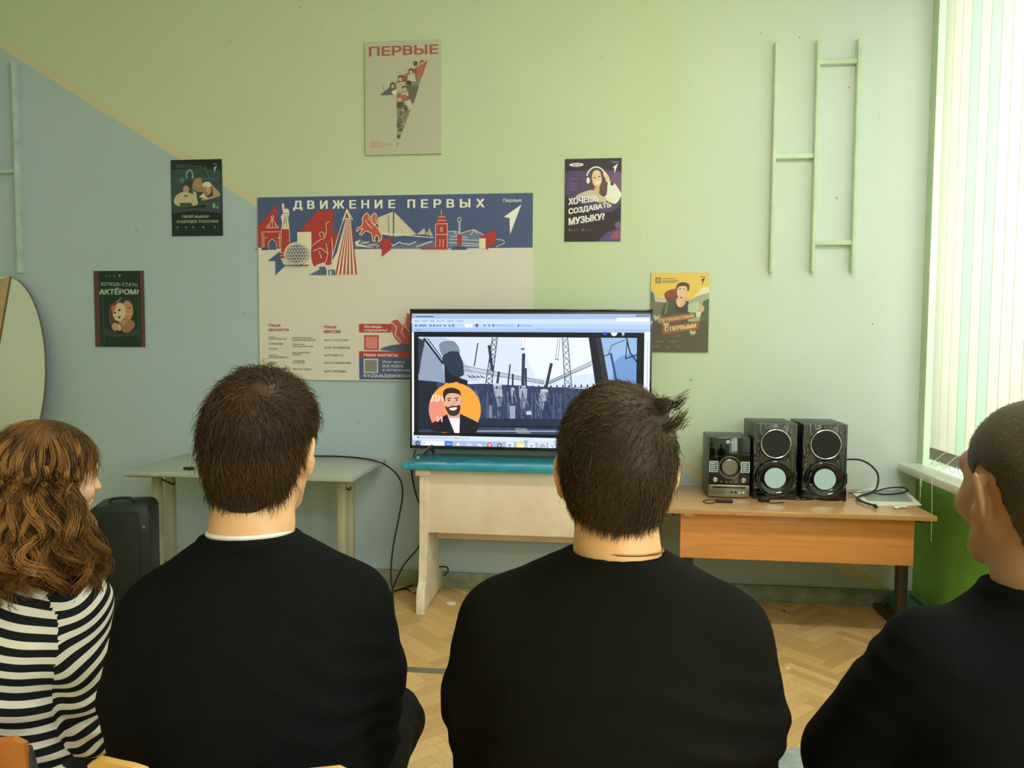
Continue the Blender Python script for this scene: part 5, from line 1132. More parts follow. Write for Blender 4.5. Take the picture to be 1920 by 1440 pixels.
M_SOLE = mat('dark_shoe_leather', (34, 32, 30), 0.45, 0.05); 
def shoe(name, ankle, fwd, m, parent):
    f = np.array(fwd, float); f /= np.linalg.norm(f); b = Body(); a = np.array(ankle, float)
    b.limb([a+V3(0, 0, 0.02), (a[0], a[1], 0.05), np.array([a[0], a[1], 0.042])+f*0.10, np.array([a[0], a[1], 0.034])+f*0.17], [0.042, 0.042, 0.042, 0.034], 0.03)
    v, F = b.mesh(0.012, project=1); v[:, 2] = np.maximum(v[:, 2], 0.001); np_mesh(name, v, F, [m], parent)

def legs_of(s, hip_w, hip, knee, ankle):
    return [[V3(q*hip_w, hip[0], hip[1]), V3(q*knee[0], knee[1], knee[2]), V3(q*ankle[0], ankle[1], ankle[2])] for q in (-1, 1)]

def fold_warp(body, spots, amp=0.0022, seed=0, top=None):
    """Cloth waves: a gentle unevenness plus creases gathered round given spots (centre, direction, reach, depth, spacing)."""
    r = np.random.default_rng(seed); W3 = r.normal(0, 1, (5, 3))*np.array([16, 16, 11])[None]; ph = r.uniform(0, 6.28, 5)
    def warp(v):
        g = body.grad(v, 0.004); n = g/np.maximum(np.linalg.norm(g, axis=1), 1e-6)[:, None]
        d = sum(np.sin(v@W3[i]+ph[i]) for i in range(5))*amp/2.5
        for c, di, reach, dep, sp in spots:
            q = v-np.array(c); m = np.exp(-(q*q).sum(1)/(reach*reach)); t = q@(np.array(di)/np.linalg.norm(di))
            d = d+dep*m*np.sin(6.283*t/sp+2.2*np.sin(v@W3[0]*0.7+ph[1]))
        if top is not None: d = d*np.clip((top-v[:, 2])/0.06, 0, 1)
        return v+n*d[:, None]
    return warp

def collar_ring(c, rx, ry, tilt, n=28):
    return [V3(c[0]+rx*math.cos(2*math.pi*k/n), c[1]+ry*math.sin(2*math.pi*k/n), c[2]-tilt*math.sin(2*math.pi*k/n)) for k in range(n+1)]

def person(P):
    """Builds one seated figure: continuous body, hair and clothes as its parts."""
    base = P['loc']; o = empty('person', (base[0], base[1], 0), P['rz'], label=P['label'], cat='person')
    rng = np.random.default_rng(P['seed']); s = P.get('hs', 1.0)
    T = V3(*P['head']); R = rotz(P['head_rz'])@rotx(P.get('head_tilt', 0.0))@roty(P.get('head_roll', 0.0))
    rows = P['torso']; arms = P['arms']; shirt_sleeve = P.get('sleeve', 'long')
    legs = P['legs']; thin = 0.014
    # ---- body
    B = Body(); HP = head_prims(B, T, R, s)
    nb = V3(*P['neck_base']); B.limb([HP(0, -0.028, -0.045), (HP(0, -0.022, -0.10)+nb)/2+V3(0, 0, 0.0), nb], [P['neck_r']*0.98, P['neck_r'], P['neck_r']*1.03], 0.03)
    B.limb([nb+V3(-0.09, 0.0, -0.075), nb+V3(-0.03, 0, -0.045), nb+V3(0.03, 0, -0.045), nb+V3(0.09, 0.0, -0.075)], [0.03, 0.045, 0.045, 0.03], 0.02)
    B.loft([(z, cx, cy, a-thin*1.4, b-thin*1.4) for z, cx, cy, a, b in rows if z < nb[2]-0.05], 0.02)
    for A in arms:
        B.limb(A['pts'], [x-thin for x in A['rad']], 0.02)
        hand(B, np.array(A['pts'][-1]), A['hand'], (0, 0.2, 1), A['side'], P.get('hand_s', 0.95))
    for L3 in legs: B.limb(L3, [0.075, 0.050, 0.034], 0.03)
    v, F = B.mesh(P.get('h', 0.0062), project=2); np_mesh('body', v, F, [P['skin']], o)
    for q in (-1, 1):
        c = HP(q*0.032, 0.0772, 0.009); e = MB(); e.lathe([(0.0005, 0.0122), (0.004, 0.0115), (0.0085, 0.0086), (0.0115, 0.003), (0.0118, -0.003), (0.006, -0.010), (0.0005, -0.0116)], (0, 0, 0), seg=20)
        eo = e.build('eye', [M_EYE], o); eo.matrix_local = Matrix.Translation(Vector(c)) @ Matrix([list(x) for x in (R@rotz(math.pi))]).to_4x4()
        pu = MB(); pu.lathe([(0.0052, 0.0114), (0.0052, 0.0119), (0.0005, 0.0128)], (0, 0, 0), seg=16); pu.build('iris', [M_IRIS], eo)
        bw = MB(); bw.tube([Vector(HP(q*0.016, 0.096, 0.027)), Vector(HP(q*0.032, 0.0965, 0.031)), Vector(HP(q*0.050, 0.083, 0.026))], [0.003, 0.0034, 0.0018], 6); bw.build('eyebrow', [P['brow']], o)
    # ---- garments
    S = Body(); S.loft(rows, 0.035)
    for A in arms:
        n_ = len(A['pts']) if shirt_sleeve == 'long' else A['sleeve_n']
        rd_ = A.get('srad', A['rad'])[:n_]
        S.limb(A['pts'][:2], rd_[:2], 0.035); S.limb(A['pts'][1:n_], rd_[1:], P.get('arm_k', 0.011))
    cr = P['collar']; S.limb(collar_ring(cr[0], cr[1], cr[2], cr[3]), [cr[4]]*29, 0.012)
    if shirt_sleeve == 'long':
        for A in arms: S.limb([np.array(A['pts'][-1])*0.86+np.array(A['pts'][-2])*0.14, A['pts'][-1]], [A['rad'][-1]+0.006]*2, 0.01)
    v, F = S.mesh(P.get('hc', 0.0085), project=2, warp=fold_warp(S, P.get('folds', []), P.get('amp', 0.002), P['seed'], P['collar'][0][2]-0.012))
    at_ = {}
    if P.get('stripe'):
        per = P['stripe']; st = (v[:, 2]+0.010*np.sin(v[:, 0]*14+1.0)+P.get('stripe_tilt', 0)*v[:, 0])/per
        TB = Body(); TB.loft(rows, 0.03); dt = TB.at(v)
        for A in arms:
            L2 = 0.0; best = np.full(len(v), 9.0); co = np.zeros(len(v)); pts = [np.array(list(q)) for q in spline([tuple(q) for q in A['pts']], 7)]; rads = np.interp(np.linspace(0, 1, len(pts)), np.linspace(0, 1, len(A['rad'])), A['rad'])
            for a, b, ra, rb in zip(pts, pts[1:], rads, rads[1:]):
                ab = b-a; l = np.linalg.norm(ab); t = np.clip((v-a)@ab/(l*l), -1.5 if L2 == 0 else 0, 1.0 if b is not pts[-1] else 3.0); d = np.linalg.norm(v-a-t[:, None]*ab, axis=1)-(ra+(rb-ra)*t)
                m = d < best; best = np.where(m, d, best); co = np.where(m, L2+t*l, co); L2 += l
            co = 0.85*(0.85-v[:, 2])+0.55*v[:, 1]
        ca = (co+0.004*np.sin(v[:, 0]*60+v[:, 2]*45))/(per*0.86); pick = (best-dt)[F].mean(1) < -0.001
        at_['stripe'] = np.where(pick[:, None], ca[F], st[F]).ravel()
    np_mesh(P.get('top_name', 'sweater'), v, F, [P['top']], o, at_)
    if P.get('undershirt'):
        c, rx, ry, tl, rr = P['undershirt']; u = MB(); u.tube([Vector(q) for q in collar_ring(c, rx, ry, tl, 36)[:-1]], rr, 8, close=True); u.build('undershirt_collar', [M_UNDER], o)
    if P.get('necklace'):
        c, rx, ry, tl, rr = P['necklace']; u = MB(); u.tube([Vector(q) for q in collar_ring(c, rx, ry, tl, 48)[:-1]], rr, 6, close=True); u.build('neck_chain', [mat('dull_gold_chain', (150, 116, 58), 0.35, metal=0.8)], o)
    Tr = Body(); z0 = rows[0][0]
    Tr.loft([(0.455, 0, 0.02, 0.170*P.get('hipw', 1), 0.130), (0.50, 0, 0.0, 0.178*P.get('hipw', 1), 0.135), (0.56, 0, -0.005, 0.168*P.get('hipw', 1), 0.125), (0.63, 0, -0.01, 0.150*P.get('hipw', 1), 0.108)], 0.04)
    for L3 in legs: Tr.limb([L3[0], L3[1], L3[2]+(L3[1]-L3[2])*0.12], [0.092, 0.066, 0.052], 0.03)
    kn = [(L3[1], (0.3, 1, 0.4), 0.10, 0.004, 0.04) for L3 in legs]
    v, F = Tr.mesh(0.0105, project=2, warp=fold_warp(Tr, kn, 0.003, P['seed']+1)); np_mesh('trousers', v, F, [P['trousers']], o)
    for L3 in legs: shoe('shoe', L3[2], P.get('toe', (0, 1, 0)), M_SOLE, o)
    # ---- hair
    hair_style = P['hair']
    SC_ = Body(); h_ = Body()
    def scalp(b, g):
        b.ball(HP(0, -0.012, 0.036), np.array([0.0755, 0.096, 0.086])*s+g, 0.02, R); b.ball(HP(0, -0.040, 0.005), np.array([0.066, 0.066, 0.070])*s+g, 0.03, R)
        b.limb([HP(0, -0.030, -0.045), (HP(0, -0.022, -0.10)+nb)/2], [P['neck_r']*0.98+g, P['neck_r']+g*0.6], 0.03)
    scalp(SC_, 0.0)
    K = P['hairline']
    def no_hair(p):
        q = (p-T)@R/s; x, y, z = q[..., 0], q[..., 1], q[..., 2]
        nape = K['nape']+K.get('nape_v', 6.0)*x*x
        lo = np.where(y < -0.052, nape, np.interp(y, [-0.052, -0.034, 0.004, 0.022, 0.042, 0.060, 0.080], [0, 1, 1, 2, 2, 3, 3]))
        side = np.interp(y, [-0.052, -0.034, 0.004, 0.022, 0.042, 0.060, 0.080], [K['nape']+0.03, 0.020, 0.032, -0.004, 0.004, 0.058-K.get('front', 0)*1.4, 0.066-K.get('front', 0)])
        lo = np.where(y < -0.052, np.minimum(nape, K['nape']+0.05), side)
        return lo-z
    th = K['cap']
    capb = Body(); scalp(capb, th)
    rr = np.random.default_rng(P['seed']+9)
    W3 = rr.normal(0, 1, (4, 3))*55; ph = rr.uniform(0, 6.28, 4)
    v, F = capb.mesh(0.0055, cut=lambda p: np.minimum(no_hair(p), 0.02)+0.003*np.sin(p@W3[0]+ph[0])+0.0, project=0)
    tone = np.clip(0.25+0.12*sum(np.sin(v@W3[i]*0.8+ph[i]) for i in range(4)), 0, 1)
    np_mesh('hair_mass', v, F, [P['hair_mat']], o, {'tone': tone*0.5})
    N = K['n']; d = rng.normal(0, 1, (N*3, 3)); d /= np.linalg.norm(d, axis=1)[:, None]
    pts = HP(0, -0.020, 0.022)+(d*np.array([0.078, 0.096, 0.098])*s)@R.T
    low = rng.uniform(0, 1, N*3) < 0.22
    pts[low] = HP(0, -0.03, -0.05)+(np.stack([rng.normal(0, 1, low.sum()), -np.abs(rng.normal(0, 1, low.sum())), rng.uniform(-0.3, 1.4, low.sum())], 1)*0.045*s)@R.T
    for _ in range(4):
        g = capb.grad(pts, 0.003); e = capb.at(pts)+0.003; pts = pts-g*(e/np.maximum((g*g).sum(1), 0.2))[:, None]
    pts = pts[no_hair(pts) < -0.001][:N]; N = len(pts)
    wh = HP(*K['whorl'])
    def dirs(p):
        q = p-wh; r_ = np.linalg.norm(q, axis=1)[:, None]; q = q/np.maximum(r_, 1e-4)
        n = (p-HP(0, -0.02, 0.01)); n /= np.linalg.norm(n, axis=1)[:, None]
        return q+K.get('swirl', 0.5)*np.cross(n, q)*np.exp(-r_/0.05)+V3(0, 0, -K.get('fall', 0.6))
    nx = (pts-T)@R/s
    ln = K['len']*np.interp(nx[:, 2], [-0.09, -0.03, 0.05, 0.11], [K.get('short', 0.45), 0.65, 0.95, 1.0])*np.where((nx[:, 2] < 0.06) & (np.abs(nx[:, 1]) < 0.05), 0.55, 1.0)*rng.uniform(0.7, 1.2, N)
    nseg = K.get('seg', 6)
    Ls = strands(pts, dirs, capb, nseg, (ln/nseg).mean(), lambda t, p: np.full(len(p), K['lift']*(1.3-t))+0*p[:, 0]+K.get('lift_v', 0.10)*rng.normal(0, 1, len(p)), rng, None, None, wob=K.get('wob', 0.28))
    sc = (ln/ln.mean())[:, None, None]; Ls = Ls[:, :1]+(Ls-Ls[:, :1])*np.minimum(sc, 1.25)
    if K.get('tuft'):
        c, dr, n_t, l_t = K['tuft']; c = HP(*c)
        for _ in range(6):
            g = capb.grad(c[None], 0.003)[0]; c = c-g*(capb.at(c[None])[0]+0.004)/max(0.2, g@g)
        dr = R@np.array(dr, float); dr /= np.linalg.norm(dr)
        rt = c+rng.normal(0, 0.011, (n_t, 3)); clump = rng.integers(0, 16, n_t); cd = dr+rng.normal(0, 0.42, (16, 3)); cl = l_t*rng.uniform(0.55, 1.15, 16)
        rt = c+(rng.normal(0, 0.014, (16, 3)))[clump]+rng.normal(0, 0.004, (n_t, 3)); tip = c+(rt-c)+cd[clump]*cl[clump][:, None]
        t = np.linspace(0, 1, nseg+1)[None, :, None]; Tl = rt[:, None]*(1-t)+(tip+rng.normal(0, 0.0015, (n_t, 3)))[:, None]*t; Tl[..., 2] -= 0.006*(t[..., 0]**2)
        Ls = np.concatenate([Ls, Tl])
    tn = np.clip(0.30+0.16*rng.normal(0, 1, len(Ls))[:, None]+0.35*np.linspace(0, 1, nseg+1)[None]+0.14*np.sin(Ls[:, :, :]@W3[1]*0.5+ph[2]), 0, 1)
    hb = strand_mesh('hair', Ls, np.full(len(Ls), K['w'])*rng.uniform(0.6, 1.3, len(Ls)), tn, P['hair_mat'], o)
    return o, HP, T, R, rng

M_EYE = mat('eye_white', (232, 230, 224), 0.2, 0.02); M_IRIS = mat('dark_iris', (58, 44, 34), 0.15, 0.05)
M_UNDER = mat('white_tshirt_cotton', (226, 222, 212), 0.8, 0.03)
M_SKIN_A = skin_mat('fair_skin', (218, 174, 126)); M_SKIN_B = skin_mat('warm_skin', (226, 174, 118)); M_SKIN_C = skin_mat('tan_skin', (172, 130, 94)); M_SKIN_D = skin_mat('pale_skin', (228, 182, 148))
M_BLACKKNIT = cloth_mat('black_sweatshirt_cotton', (15, 16, 16)); M_BLACKTEE = cloth_mat('black_tshirt_cotton', (14, 15, 16)); M_OLIVEBLACK = cloth_mat('faded_black_cotton', (19, 18, 14))
M_BLKTR = cloth_mat('black_trouser_cloth', (25, 27, 25)); M_JEANS = mat('light_blue_denim', (150, 164, 160), 0.85, 0.10, 30.0, 0.3, 700.0); M_GREYTR = cloth_mat('dark_grey_trouser_cloth', (48, 50, 54))
M_STRIPE = stripe_mat('black_and_white_stripes', (22, 25, 28), (226, 224, 212))
H_DARK = hair_mat('dark_brown_hair', (34, 22, 12), (92, 66, 40)); H_BROWN = hair_mat('brown_hair', (32, 22, 12), (90, 68, 42)); H_CURL = hair_mat('chestnut_curly_hair', (40, 25, 12), (168, 120, 62)); H_BUZZ = hair_mat('cropped_dark_hair', (58, 50, 38), (112, 100, 78))
M_BROW = mat('dark_brow_hair', (52, 38, 28), 0.6)

def arm(side, pts, rad, hdir, **kw): return dict(side=side, pts=[V3(side*x, y, z) for x, y, z in pts], rad=rad, hand=(-side*hdir[0], hdir[1], hdir[2]), **kw)
def seat_legs(kx, ky, kz, ax, ay): return legs_of(None, 0.095, (0.02, 0.545), (kx, ky, kz), (ax, ay, 0.085))

# man left of centre, black sweatshirt over a white T-shirt
p = at(484, 1290, D=1.15)
L2 = seat_legs(0.14, 0.44, 0.485, 0.13, 0.50); L2[1][1] = V3(0.225, 0.44, 0.495)
person(dict(loc=(p.x, p.y+0.0), rz=math.radians(19), seed=21, label='man in a plain black sweatshirt with white rim at the neck, left of centre',
    head=(0.006, 0.066, 1.160), head_rz=math.radians(-17), head_tilt=math.radians(-4), head_roll=math.radians(3), hs=0.945, neck_base=(-0.012, 0.030, 1.015), neck_r=0.057,
    torso=[(0.50, 0, 0.0, 0.165, 0.130), (0.60, 0, -0.005, 0.170, 0.130), (0.72, 0, -0.012, 0.166, 0.125), (0.81, 0, -0.004, 0.174, 0.122), (0.88, 0, 0.008, 0.178, 0.114), (0.93, 0, 0.018, 0.174, 0.102), (0.958, -0.002, 0.024, 0.160, 0.092), (0.982, -0.006, 0.028, 0.138, 0.084), (1.001, -0.009, 0.030, 0.112, 0.077), (1.015, -0.011, 0.031, 0.090, 0.072), (1.024, -0.012, 0.031, 0.074, 0.068)],
    arms=[arm(q, [(0.142, 0.018, 0.908), (0.164, 0.012, 0.80), (0.158, 0.035, 0.68), (0.075, 0.29, 0.605)], [0.062, 0.061, 0.056, 0.040], (0.15, 1, -0.05)) for q in (-1, 1)],
    collar=((-0.012, 0.031, 1.020), 0.0675, 0.065, 0.005, 0.0070), undershirt=((-0.012, 0.031, 1.0330), 0.0620, 0.0600, 0.005, 0.0040),
    folds=[((0.12, -0.05, 0.80), (0.5, 0, 1), 0.10, 0.003, 0.045), ((-0.12, -0.05, 0.80), (-0.5, 0, 1), 0.10, 0.003, 0.045), ((0.16, 0.03, 0.70), (0, 0.4, 1), 0.08, 0.004, 0.035), ((0, -0.1, 0.6), (0, 0, 1), 0.12, 0.004, 0.05)],
    legs=L2, skin=M_SKIN_A, top=M_BLACKKNIT, trousers=M_BLKTR, top_name='sweatshirt', brow=M_BROW, hair='short', hair_mat=H_DARK,
    hairline=dict(nape=-0.100, nape_v=9.0, cap=0.010, n=11000, len=0.042, lift=0.22, w=0.0007, whorl=(0.022, -0.078, 0.088), swirl=1.0, fall=0.30, wob=0.48, lift_v=0.24)))

# broad-shouldered man right of centre
p = at(1146, 1290, D=1.05)
person(dict(loc=(p.x, p.y), rz=math.radians(-1), seed=33, label='broad-shouldered man in a faded black long-sleeved top, before the television',
    head=(0.002, 0.070, 1.142), head_rz=math.radians(4), head_tilt=math.radians(-5), head_roll=math.radians(1), hs=0.965, neck_base=(0.008, 0.03, 1.020), neck_r=0.055,
    torso=[(0.50, 0, 0.0, 0.185, 0.140), (0.60, 0, -0.006, 0.190, 0.142), (0.72, 0, -0.014, 0.186, 0.138), (0.82, 0, -0.008, 0.192, 0.132), (0.89, 0, 0.006, 0.198, 0.122), (0.935, 0, 0.018, 0.188, 0.107), (0.962, 0, 0.024, 0.176, 0.096), (0.985, 0.001, 0.028, 0.155, 0.086), (1.003, 0.003, 0.030, 0.130, 0.079), (1.017, 0.005, 0.031, 0.102, 0.073), (1.027, 0.006, 0.031, 0.079, 0.068)],
    arms=[arm(q, [(0.153, 0.018, 0.918), (0.178, 0.012, 0.815), (0.168, 0.035, 0.70), (0.075, 0.29, 0.610)], [0.066, 0.0645, 0.059, 0.040], (0.15, 1, -0.05)) for q in (-1, 1)],
    collar=((0.006, 0.031, 1.022), 0.0700, 0.064, 0.004, 0.0065), necklace=((0.012, 0.031, 1.037), 0.0590, 0.0590, 0.006, 0.0015),
    folds=[((0.15, -0.06, 0.79), (0.35, 0, 1), 0.10, 0.0055, 0.042), ((-0.15, -0.06, 0.79), (-0.5, 0, 1), 0.10, 0.004, 0.045), ((0.17, 0.03, 0.72), (0, 0.4, 1), 0.08, 0.004, 0.035), ((0, -0.1, 0.62), (0, 0, 1), 0.12, 0.004, 0.05)],
    legs=[seat_legs(0.215, 0.41, 0.495, 0.19, 0.47)[0], seat_legs(0.358, 0.36, 0.505, 0.32, 0.43)[1]], hipw=1.08, skin=M_SKIN_B, top=M_OLIVEBLACK, trousers=M_JEANS, top_name='long_sleeved_top', brow=M_BROW, hair='short', hair_mat=H_BROWN,
    hairline=dict(nape=-0.078, nape_v=5.0, cap=0.011, n=11000, len=0.034, lift=0.16, w=0.0007, whorl=(0.058, -0.062, 0.070), swirl=0.7, fall=0.22, wob=0.40, lift_v=0.22, tuft=((0.044, -0.050, 0.082), (0.60, -0.15, 0.62), 420, 0.021))))

# man at the right edge with cropped hair and a T-shirt
p = at(1985, 1290, D=0.93)
person(dict(loc=(p.x, p.y), rz=math.radians(0), seed=45, label='man with close-cropped hair in a black T-shirt at the right edge by the window', sleeve='short',
    head=(-0.004, 0.064, 1.140), head_rz=math.radians(8), head_tilt=math.radians(-3), hs=0.965, neck_base=(0.0, 0.03, 1.005), neck_r=0.054,
    torso=[(0.50, 0, 0.0, 0.165, 0.130), (0.60, 0, -0.005, 0.168, 0.128), (0.72, 0, -0.012, 0.166, 0.124), (0.83, 0, -0.004, 0.178, 0.122), (0.88, 0, 0.006, 0.184, 0.114), (0.93, 0, 0.018, 0.174, 0.100), (0.960, 0, 0.026, 0.144, 0.086), (0.985, 0, 0.030, 0.110, 0.076), (1.003, 0, 0.031, 0.086, 0.070), (1.017, 0, 0.031, 0.071, 0.065)],
    arms=[arm(q, [(0.145, 0.018, 0.932), (0.180, 0.045, 0.850), (0.212, 0.085, 0.752), (0.200, 0.14, 0.68), (0.06, 0.30, 0.615)], [0.060, 0.055, 0.050, 0.044, 0.036], (0.3, 1, -0.05), sleeve_n=3, srad=[0.060, 0.062, 0.070]) for q in (-1, 1)],
    collar=((0.0, 0.031, 1.014), 0.066, 0.062, 0.005, 0.0075),
    folds=[((-0.16, 0.03, 0.90), (0.6, 0, 1), 0.07, 0.003, 0.04), ((0.12, -0.06, 0.79), (0.5, 0, 1), 0.10, 0.004, 0.045)],
    legs=[[V3(-0.085, 0.02, 0.545), V3(0.0, 0.43, 0.50), V3(0.0, 0.48, 0.085)], [V3(0.095, 0.02, 0.545), V3(0.20, 0.43, 0.50), V3(0.18, 0.48, 0.085)]], skin=M_SKIN_C, top=M_BLACKTEE, trousers=M_GREYTR, top_name='t_shirt', brow=M_BROW, hair='buzz', hair_mat=H_BUZZ,
    hairline=dict(front=0.042, nape=-0.085, nape_v=5.0, cap=0.0022, n=12000, len=0.006, short=0.8, lift=0.75, w=0.00045, whorl=(0.01, -0.060, 0.095), swirl=0.6, fall=0.4, wob=0.5, seg=3)))

# curly-haired person in stripes at the left edge
p = at(34, 1250, D=1.44)
G, HP, T, R, rng = person(dict(loc=(p.x, p.y), rz=math.radians(-10), seed=57, label='person with long curly chestnut hair in a striped top at the left edge',
    head=(0.0, 0.075, 1.048), head_rz=math.radians(-20), head_tilt=math.radians(-3), hs=0.88, neck_base=(0.0, 0.035, 0.915), neck_r=0.046,
    torso=[(0.455, 0, 0.0, 0.172, 0.140), (0.52, 0, 0.0, 0.168, 0.136), (0.60, 0, -0.005, 0.148, 0.120), (0.70, 0, -0.012, 0.145, 0.112), (0.78, 0, -0.004, 0.158, 0.108), (0.83, 0, 0.010, 0.152, 0.098), (0.862, 0, 0.020, 0.130, 0.086), (0.885, 0, 0.028, 0.098, 0.074), (0.905, 0, 0.032, 0.074, 0.062), (0.920, 0, 0.034, 0.058, 0.054)],
    arms=[arm(q, [(0.132, 0.018, 0.832), (0.150, 0.0, 0.73), (0.158, 0.02, 0.59), (0.07, 0.24, 0.57)], [0.054, 0.050, 0.047, 0.034], (0.2, 1, -0.02)) for q in (-1, 1)],
    collar=((0.0, 0.034, 0.918), 0.054, 0.050, 0.008, 0.006), folds=[((0.15, 0.02, 0.60), (0, 0.3, 1), 0.09, 0.005, 0.04), ((0.05, -0.1, 0.62), (0.2, 0, 1), 0.12, 0.005, 0.06)],
    legs=legs_of(None, 0.085, (0.02, 0.535), (0.11, 0.42, 0.505), (0.11, 0.47, 0.085)), hipw=0.84, hand_s=0.85, skin=M_SKIN_D, top=M_STRIPE, stripe=0.0255, stripe_tilt=0.27, hc=0.0055, amp=0.0032, trousers=M_GREYTR, top_name='striped_top', brow=M_BROW, hair='long', hair_mat=H_CURL,
    hairline=dict(nape=-0.09, cap=0.016, n=5200, len=0.065, short=1.0, lift=0.05, w=0.0009, whorl=(0.0, 0.03, 0.118), swirl=0.2, fall=0.9, wob=0.25, lift_v=0.10)))
# curls: locks that leave the scalp and wind down over the shoulders
def curls(o, HP, T, R, rng, n_lock=210, per=26):
    out, tones, wd = [], [], []
    K = 34
    for i in range(n_lock):
        a = rng.uniform(-2.75, 2.75)                       # angle from the back of the head
        up = rng.uniform(-0.25, 1.0)
        fr = HP(0, -0.012, 0.02); sx, sy = math.sin(a), -math.cos(a)
        if sy > 0.75: continue
        if sy > 0.10: up = max(up, rng.uniform(0.40, 0.95))
        sye = min(sy, 0.10)
        cu = math.cos(up*1.35)
        root = fr+R@V3(0.079*sx*cu, 0.098*sy*cu, 0.100*math.sin(up*1.35))
        outw = R@V3(sx, sye*0.9, 0)
        zend = rng.uniform(0.80, 0.92)-0.02*abs(sx); zm = 1.03
        bul = rng.uniform(0.012, 0.125 if sx > 0.3 else 0.065)*(0.75+0.25*abs(sx)); edge = fr+R@V3(0.084*(sx if sy < 0.1 else math.copysign(1.0, sx)), 0.104*sye, -0.02)
        cl = spline([root, (root+edge)/2+outw*0.026+V3(0, 0, 0.012), edge+outw*0.010, edge+outw*bul*0.8+V3(0, 0, -0.075), V3(edge[0]+outw[0]*bul, edge[1]+outw[1]*bul, (zend+0.97)/2), V3(edge[0]+outw[0]*bul*0.75, edge[1]+outw[1]*bul*0.55, zend)], 7)
        cl = np.array([list(q) for q in cl])[:K+2]; n = len(cl); t = np.linspace(0, 1, n)
        ph = rng.uniform(0, 6.28); turns = rng.uniform(2.4, 4.2)*rng.choice([-1, 1]); rad = np.clip((t-0.18)/0.5, 0, 1)*rng.uniform(0.011, 0.024)
        hel = np.stack([np.cos(ph+6.283*turns*t), np.sin(ph+6.283*turns*t), 0*t], 1)*rad[:, None]
        base_t = np.clip(rng.normal(0.32, 0.22), 0.0, 0.85)
        for k in range(per):
            w = rng.normal(0, 1, 3)*0.0024; spread = np.clip(0.8+0.5*t, 0, 1.5)[:, None]
            ph2 = rng.normal(0, 0.28); hel2 = np.stack([np.cos(ph+ph2+6.283*turns*t), np.sin(ph+ph2+6.283*turns*t), 0*t], 1)*(rad*rng.uniform(0.75, 1.3))[:, None]
            fl = rng.normal(0, 1, 3)*0.007*(t**2)[:, None] if rng.uniform() < 0.3 else 0
            out.append(cl+hel2+w*spread+fl); tones.append(np.clip(base_t+0.10*rng.normal()+0.42*t-0.05, 0, 1)); wd.append(rng.uniform(0.0007, 0.0015))
    strand_mesh('curls', np.array(out), np.array(wd), np.array(tones), H_CURL, o)
curls(G, HP, T, R, rng)

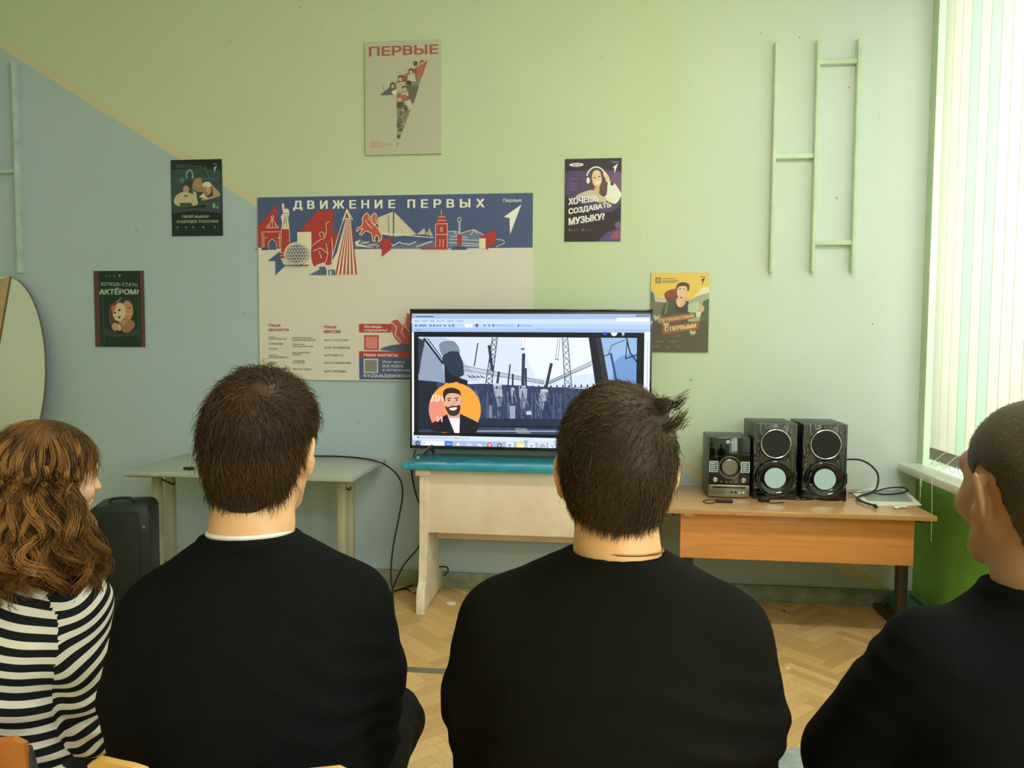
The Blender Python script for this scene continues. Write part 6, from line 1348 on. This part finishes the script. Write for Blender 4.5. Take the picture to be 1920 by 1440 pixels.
# ------------------------------------------------------------------ chairs under the people
def ply(name, rgb): return wood(name, rgb, 0.45, 0, 0.85, 0.2)
M_PLYW = ply('pale_yellow_plywood', (226, 178, 96)); M_PLYO = ply('orange_brown_plywood', (196, 120, 52)); M_TUBE = mat('grey_steel_tube', (92, 94, 94), 0.4, 0.04, metal=0.5)
def chair(loc, rz, m, ztop, half, label, back_y=-0.175, pad=False):
    o = empty('school_chair', (loc[0], loc[1], 0), rz, label=label, cat='chair')
    MB().prism([(p.x, p.y) for p in spline([(-0.19, -0.15, 0), (0.19, -0.15, 0), (0.195, 0.0, 0), (0.19, 0.19, 0), (0.16, 0.215, 0), (-0.16, 0.215, 0), (-0.19, 0.19, 0), (-0.195, 0.0, 0)], 5, True)], 'z', 0.418, 0.430, 0.003).build('seat', m, o)
    # curved backrest with a dished top edge
    nx, nz = 20, 8; bm = bmesh.new(); g = {}
    for side, th in ((0, 0.0), (1, 0.011)):
        for i in range(nx+1):
            for j in range(nz+1):
                u = -1+2*i/nx; w = j/nz; x = half*u*(1-0.05*(1-w)); dish = 0.034*max(0.0, 1-(u/0.52)**2)
                cr = 0.02*max(0, abs(u)-0.9)/0.1
                z = (ztop-0.19)+cr*(1-w)*0.6+w*(0.19-dish-cr*0.6); y = back_y+0.030*u*u-0.03*w-th+0.012
                g[side, i, j] = bm.verts.new((x, y, z))
    for i in range(nx):
        for j in range(nz):
            bm.faces.new((g[0, i, j], g[0, i+1, j], g[0, i+1, j+1], g[0, i, j+1])); bm.faces.new((g[1, i, j], g[1, i, j+1], g[1, i+1, j+1], g[1, i+1, j]))
    for i in range(nx):
        for j in (0, nz): bm.faces.new((g[0, i, j], g[1, i, j], g[1, i+1, j], g[0, i+1, j]))
    for j in range(nz):
        for i in (0, nx): bm.faces.new((g[0, i, j], g[0, i, j+1], g[1, i, j+1], g[1, i, j]))
    b = MB(); b.bm.free(); b.bm = bm; b.build('backrest', m, o)
    if pad: MB().cbox(-half*0.95, half*0.80, back_y-0.040, back_y-0.022, ztop-0.16, ztop-0.022, 0.006).build('back_pad', mat('dark_brown_back_pad', (56, 44, 38), 0.7), o)
    for s in (-1, 1):
        MB().tube(spline([(s*0.165, 0.17, 0.0), (s*0.165, 0.165, 0.30), (s*0.165, 0.15, 0.406)], 4), 0.011, 10).build('leg', M_TUBE, o)
        MB().tube(spline([(s*0.165, -0.21, 0.0), (s*0.165, -0.165, 0.25), (s*0.165, -0.145, 0.406), (s*0.155, back_y+0.038, 0.55), (s*0.150, back_y+0.018, ztop-0.03)], 5), 0.011, 10).build('leg', M_TUBE, o)
        MB().tube([(s*0.165, -0.145, 0.406), (s*0.165, 0.15, 0.406)], 0.010, 10).build('seat_rail', M_TUBE, o)
    MB().tube([(-0.165, -0.12, 0.406), (0.165, -0.12, 0.406)], 0.010, 10).build('cross_rail', M_TUBE, o)
    return o
def by(ob, dx=0.0, dy=0.0): return (ob.location.x+dx, ob.location.y+dy)
PE = [x for x in bpy.data.objects if x.name.split('.')[0] == 'person']; PE.sort(key=lambda q: q.location.x)
chair(by(PE[1], 0.018, 0.0), math.radians(3), M_PLYW, 0.780, 0.178, 'pale yellow plywood chair under the man in the black sweatshirt')
q = at(42, 1374, D=1.22)
chair((q.x-0.16, q.y+0.15), math.radians(4), M_PLYO, q.z, 0.16, 'orange-brown plywood chair at the bottom left corner under the curly-haired person', pad=True)
chair(by(PE[2]), math.radians(-1), M_PLYW, 0.74, 0.185, 'plywood chair under the broad-shouldered man, hidden by his back')
chair(by(PE[3]), math.radians(0), M_PLYW, 0.74, 0.185, 'plywood chair under the man in the black T-shirt by the window')
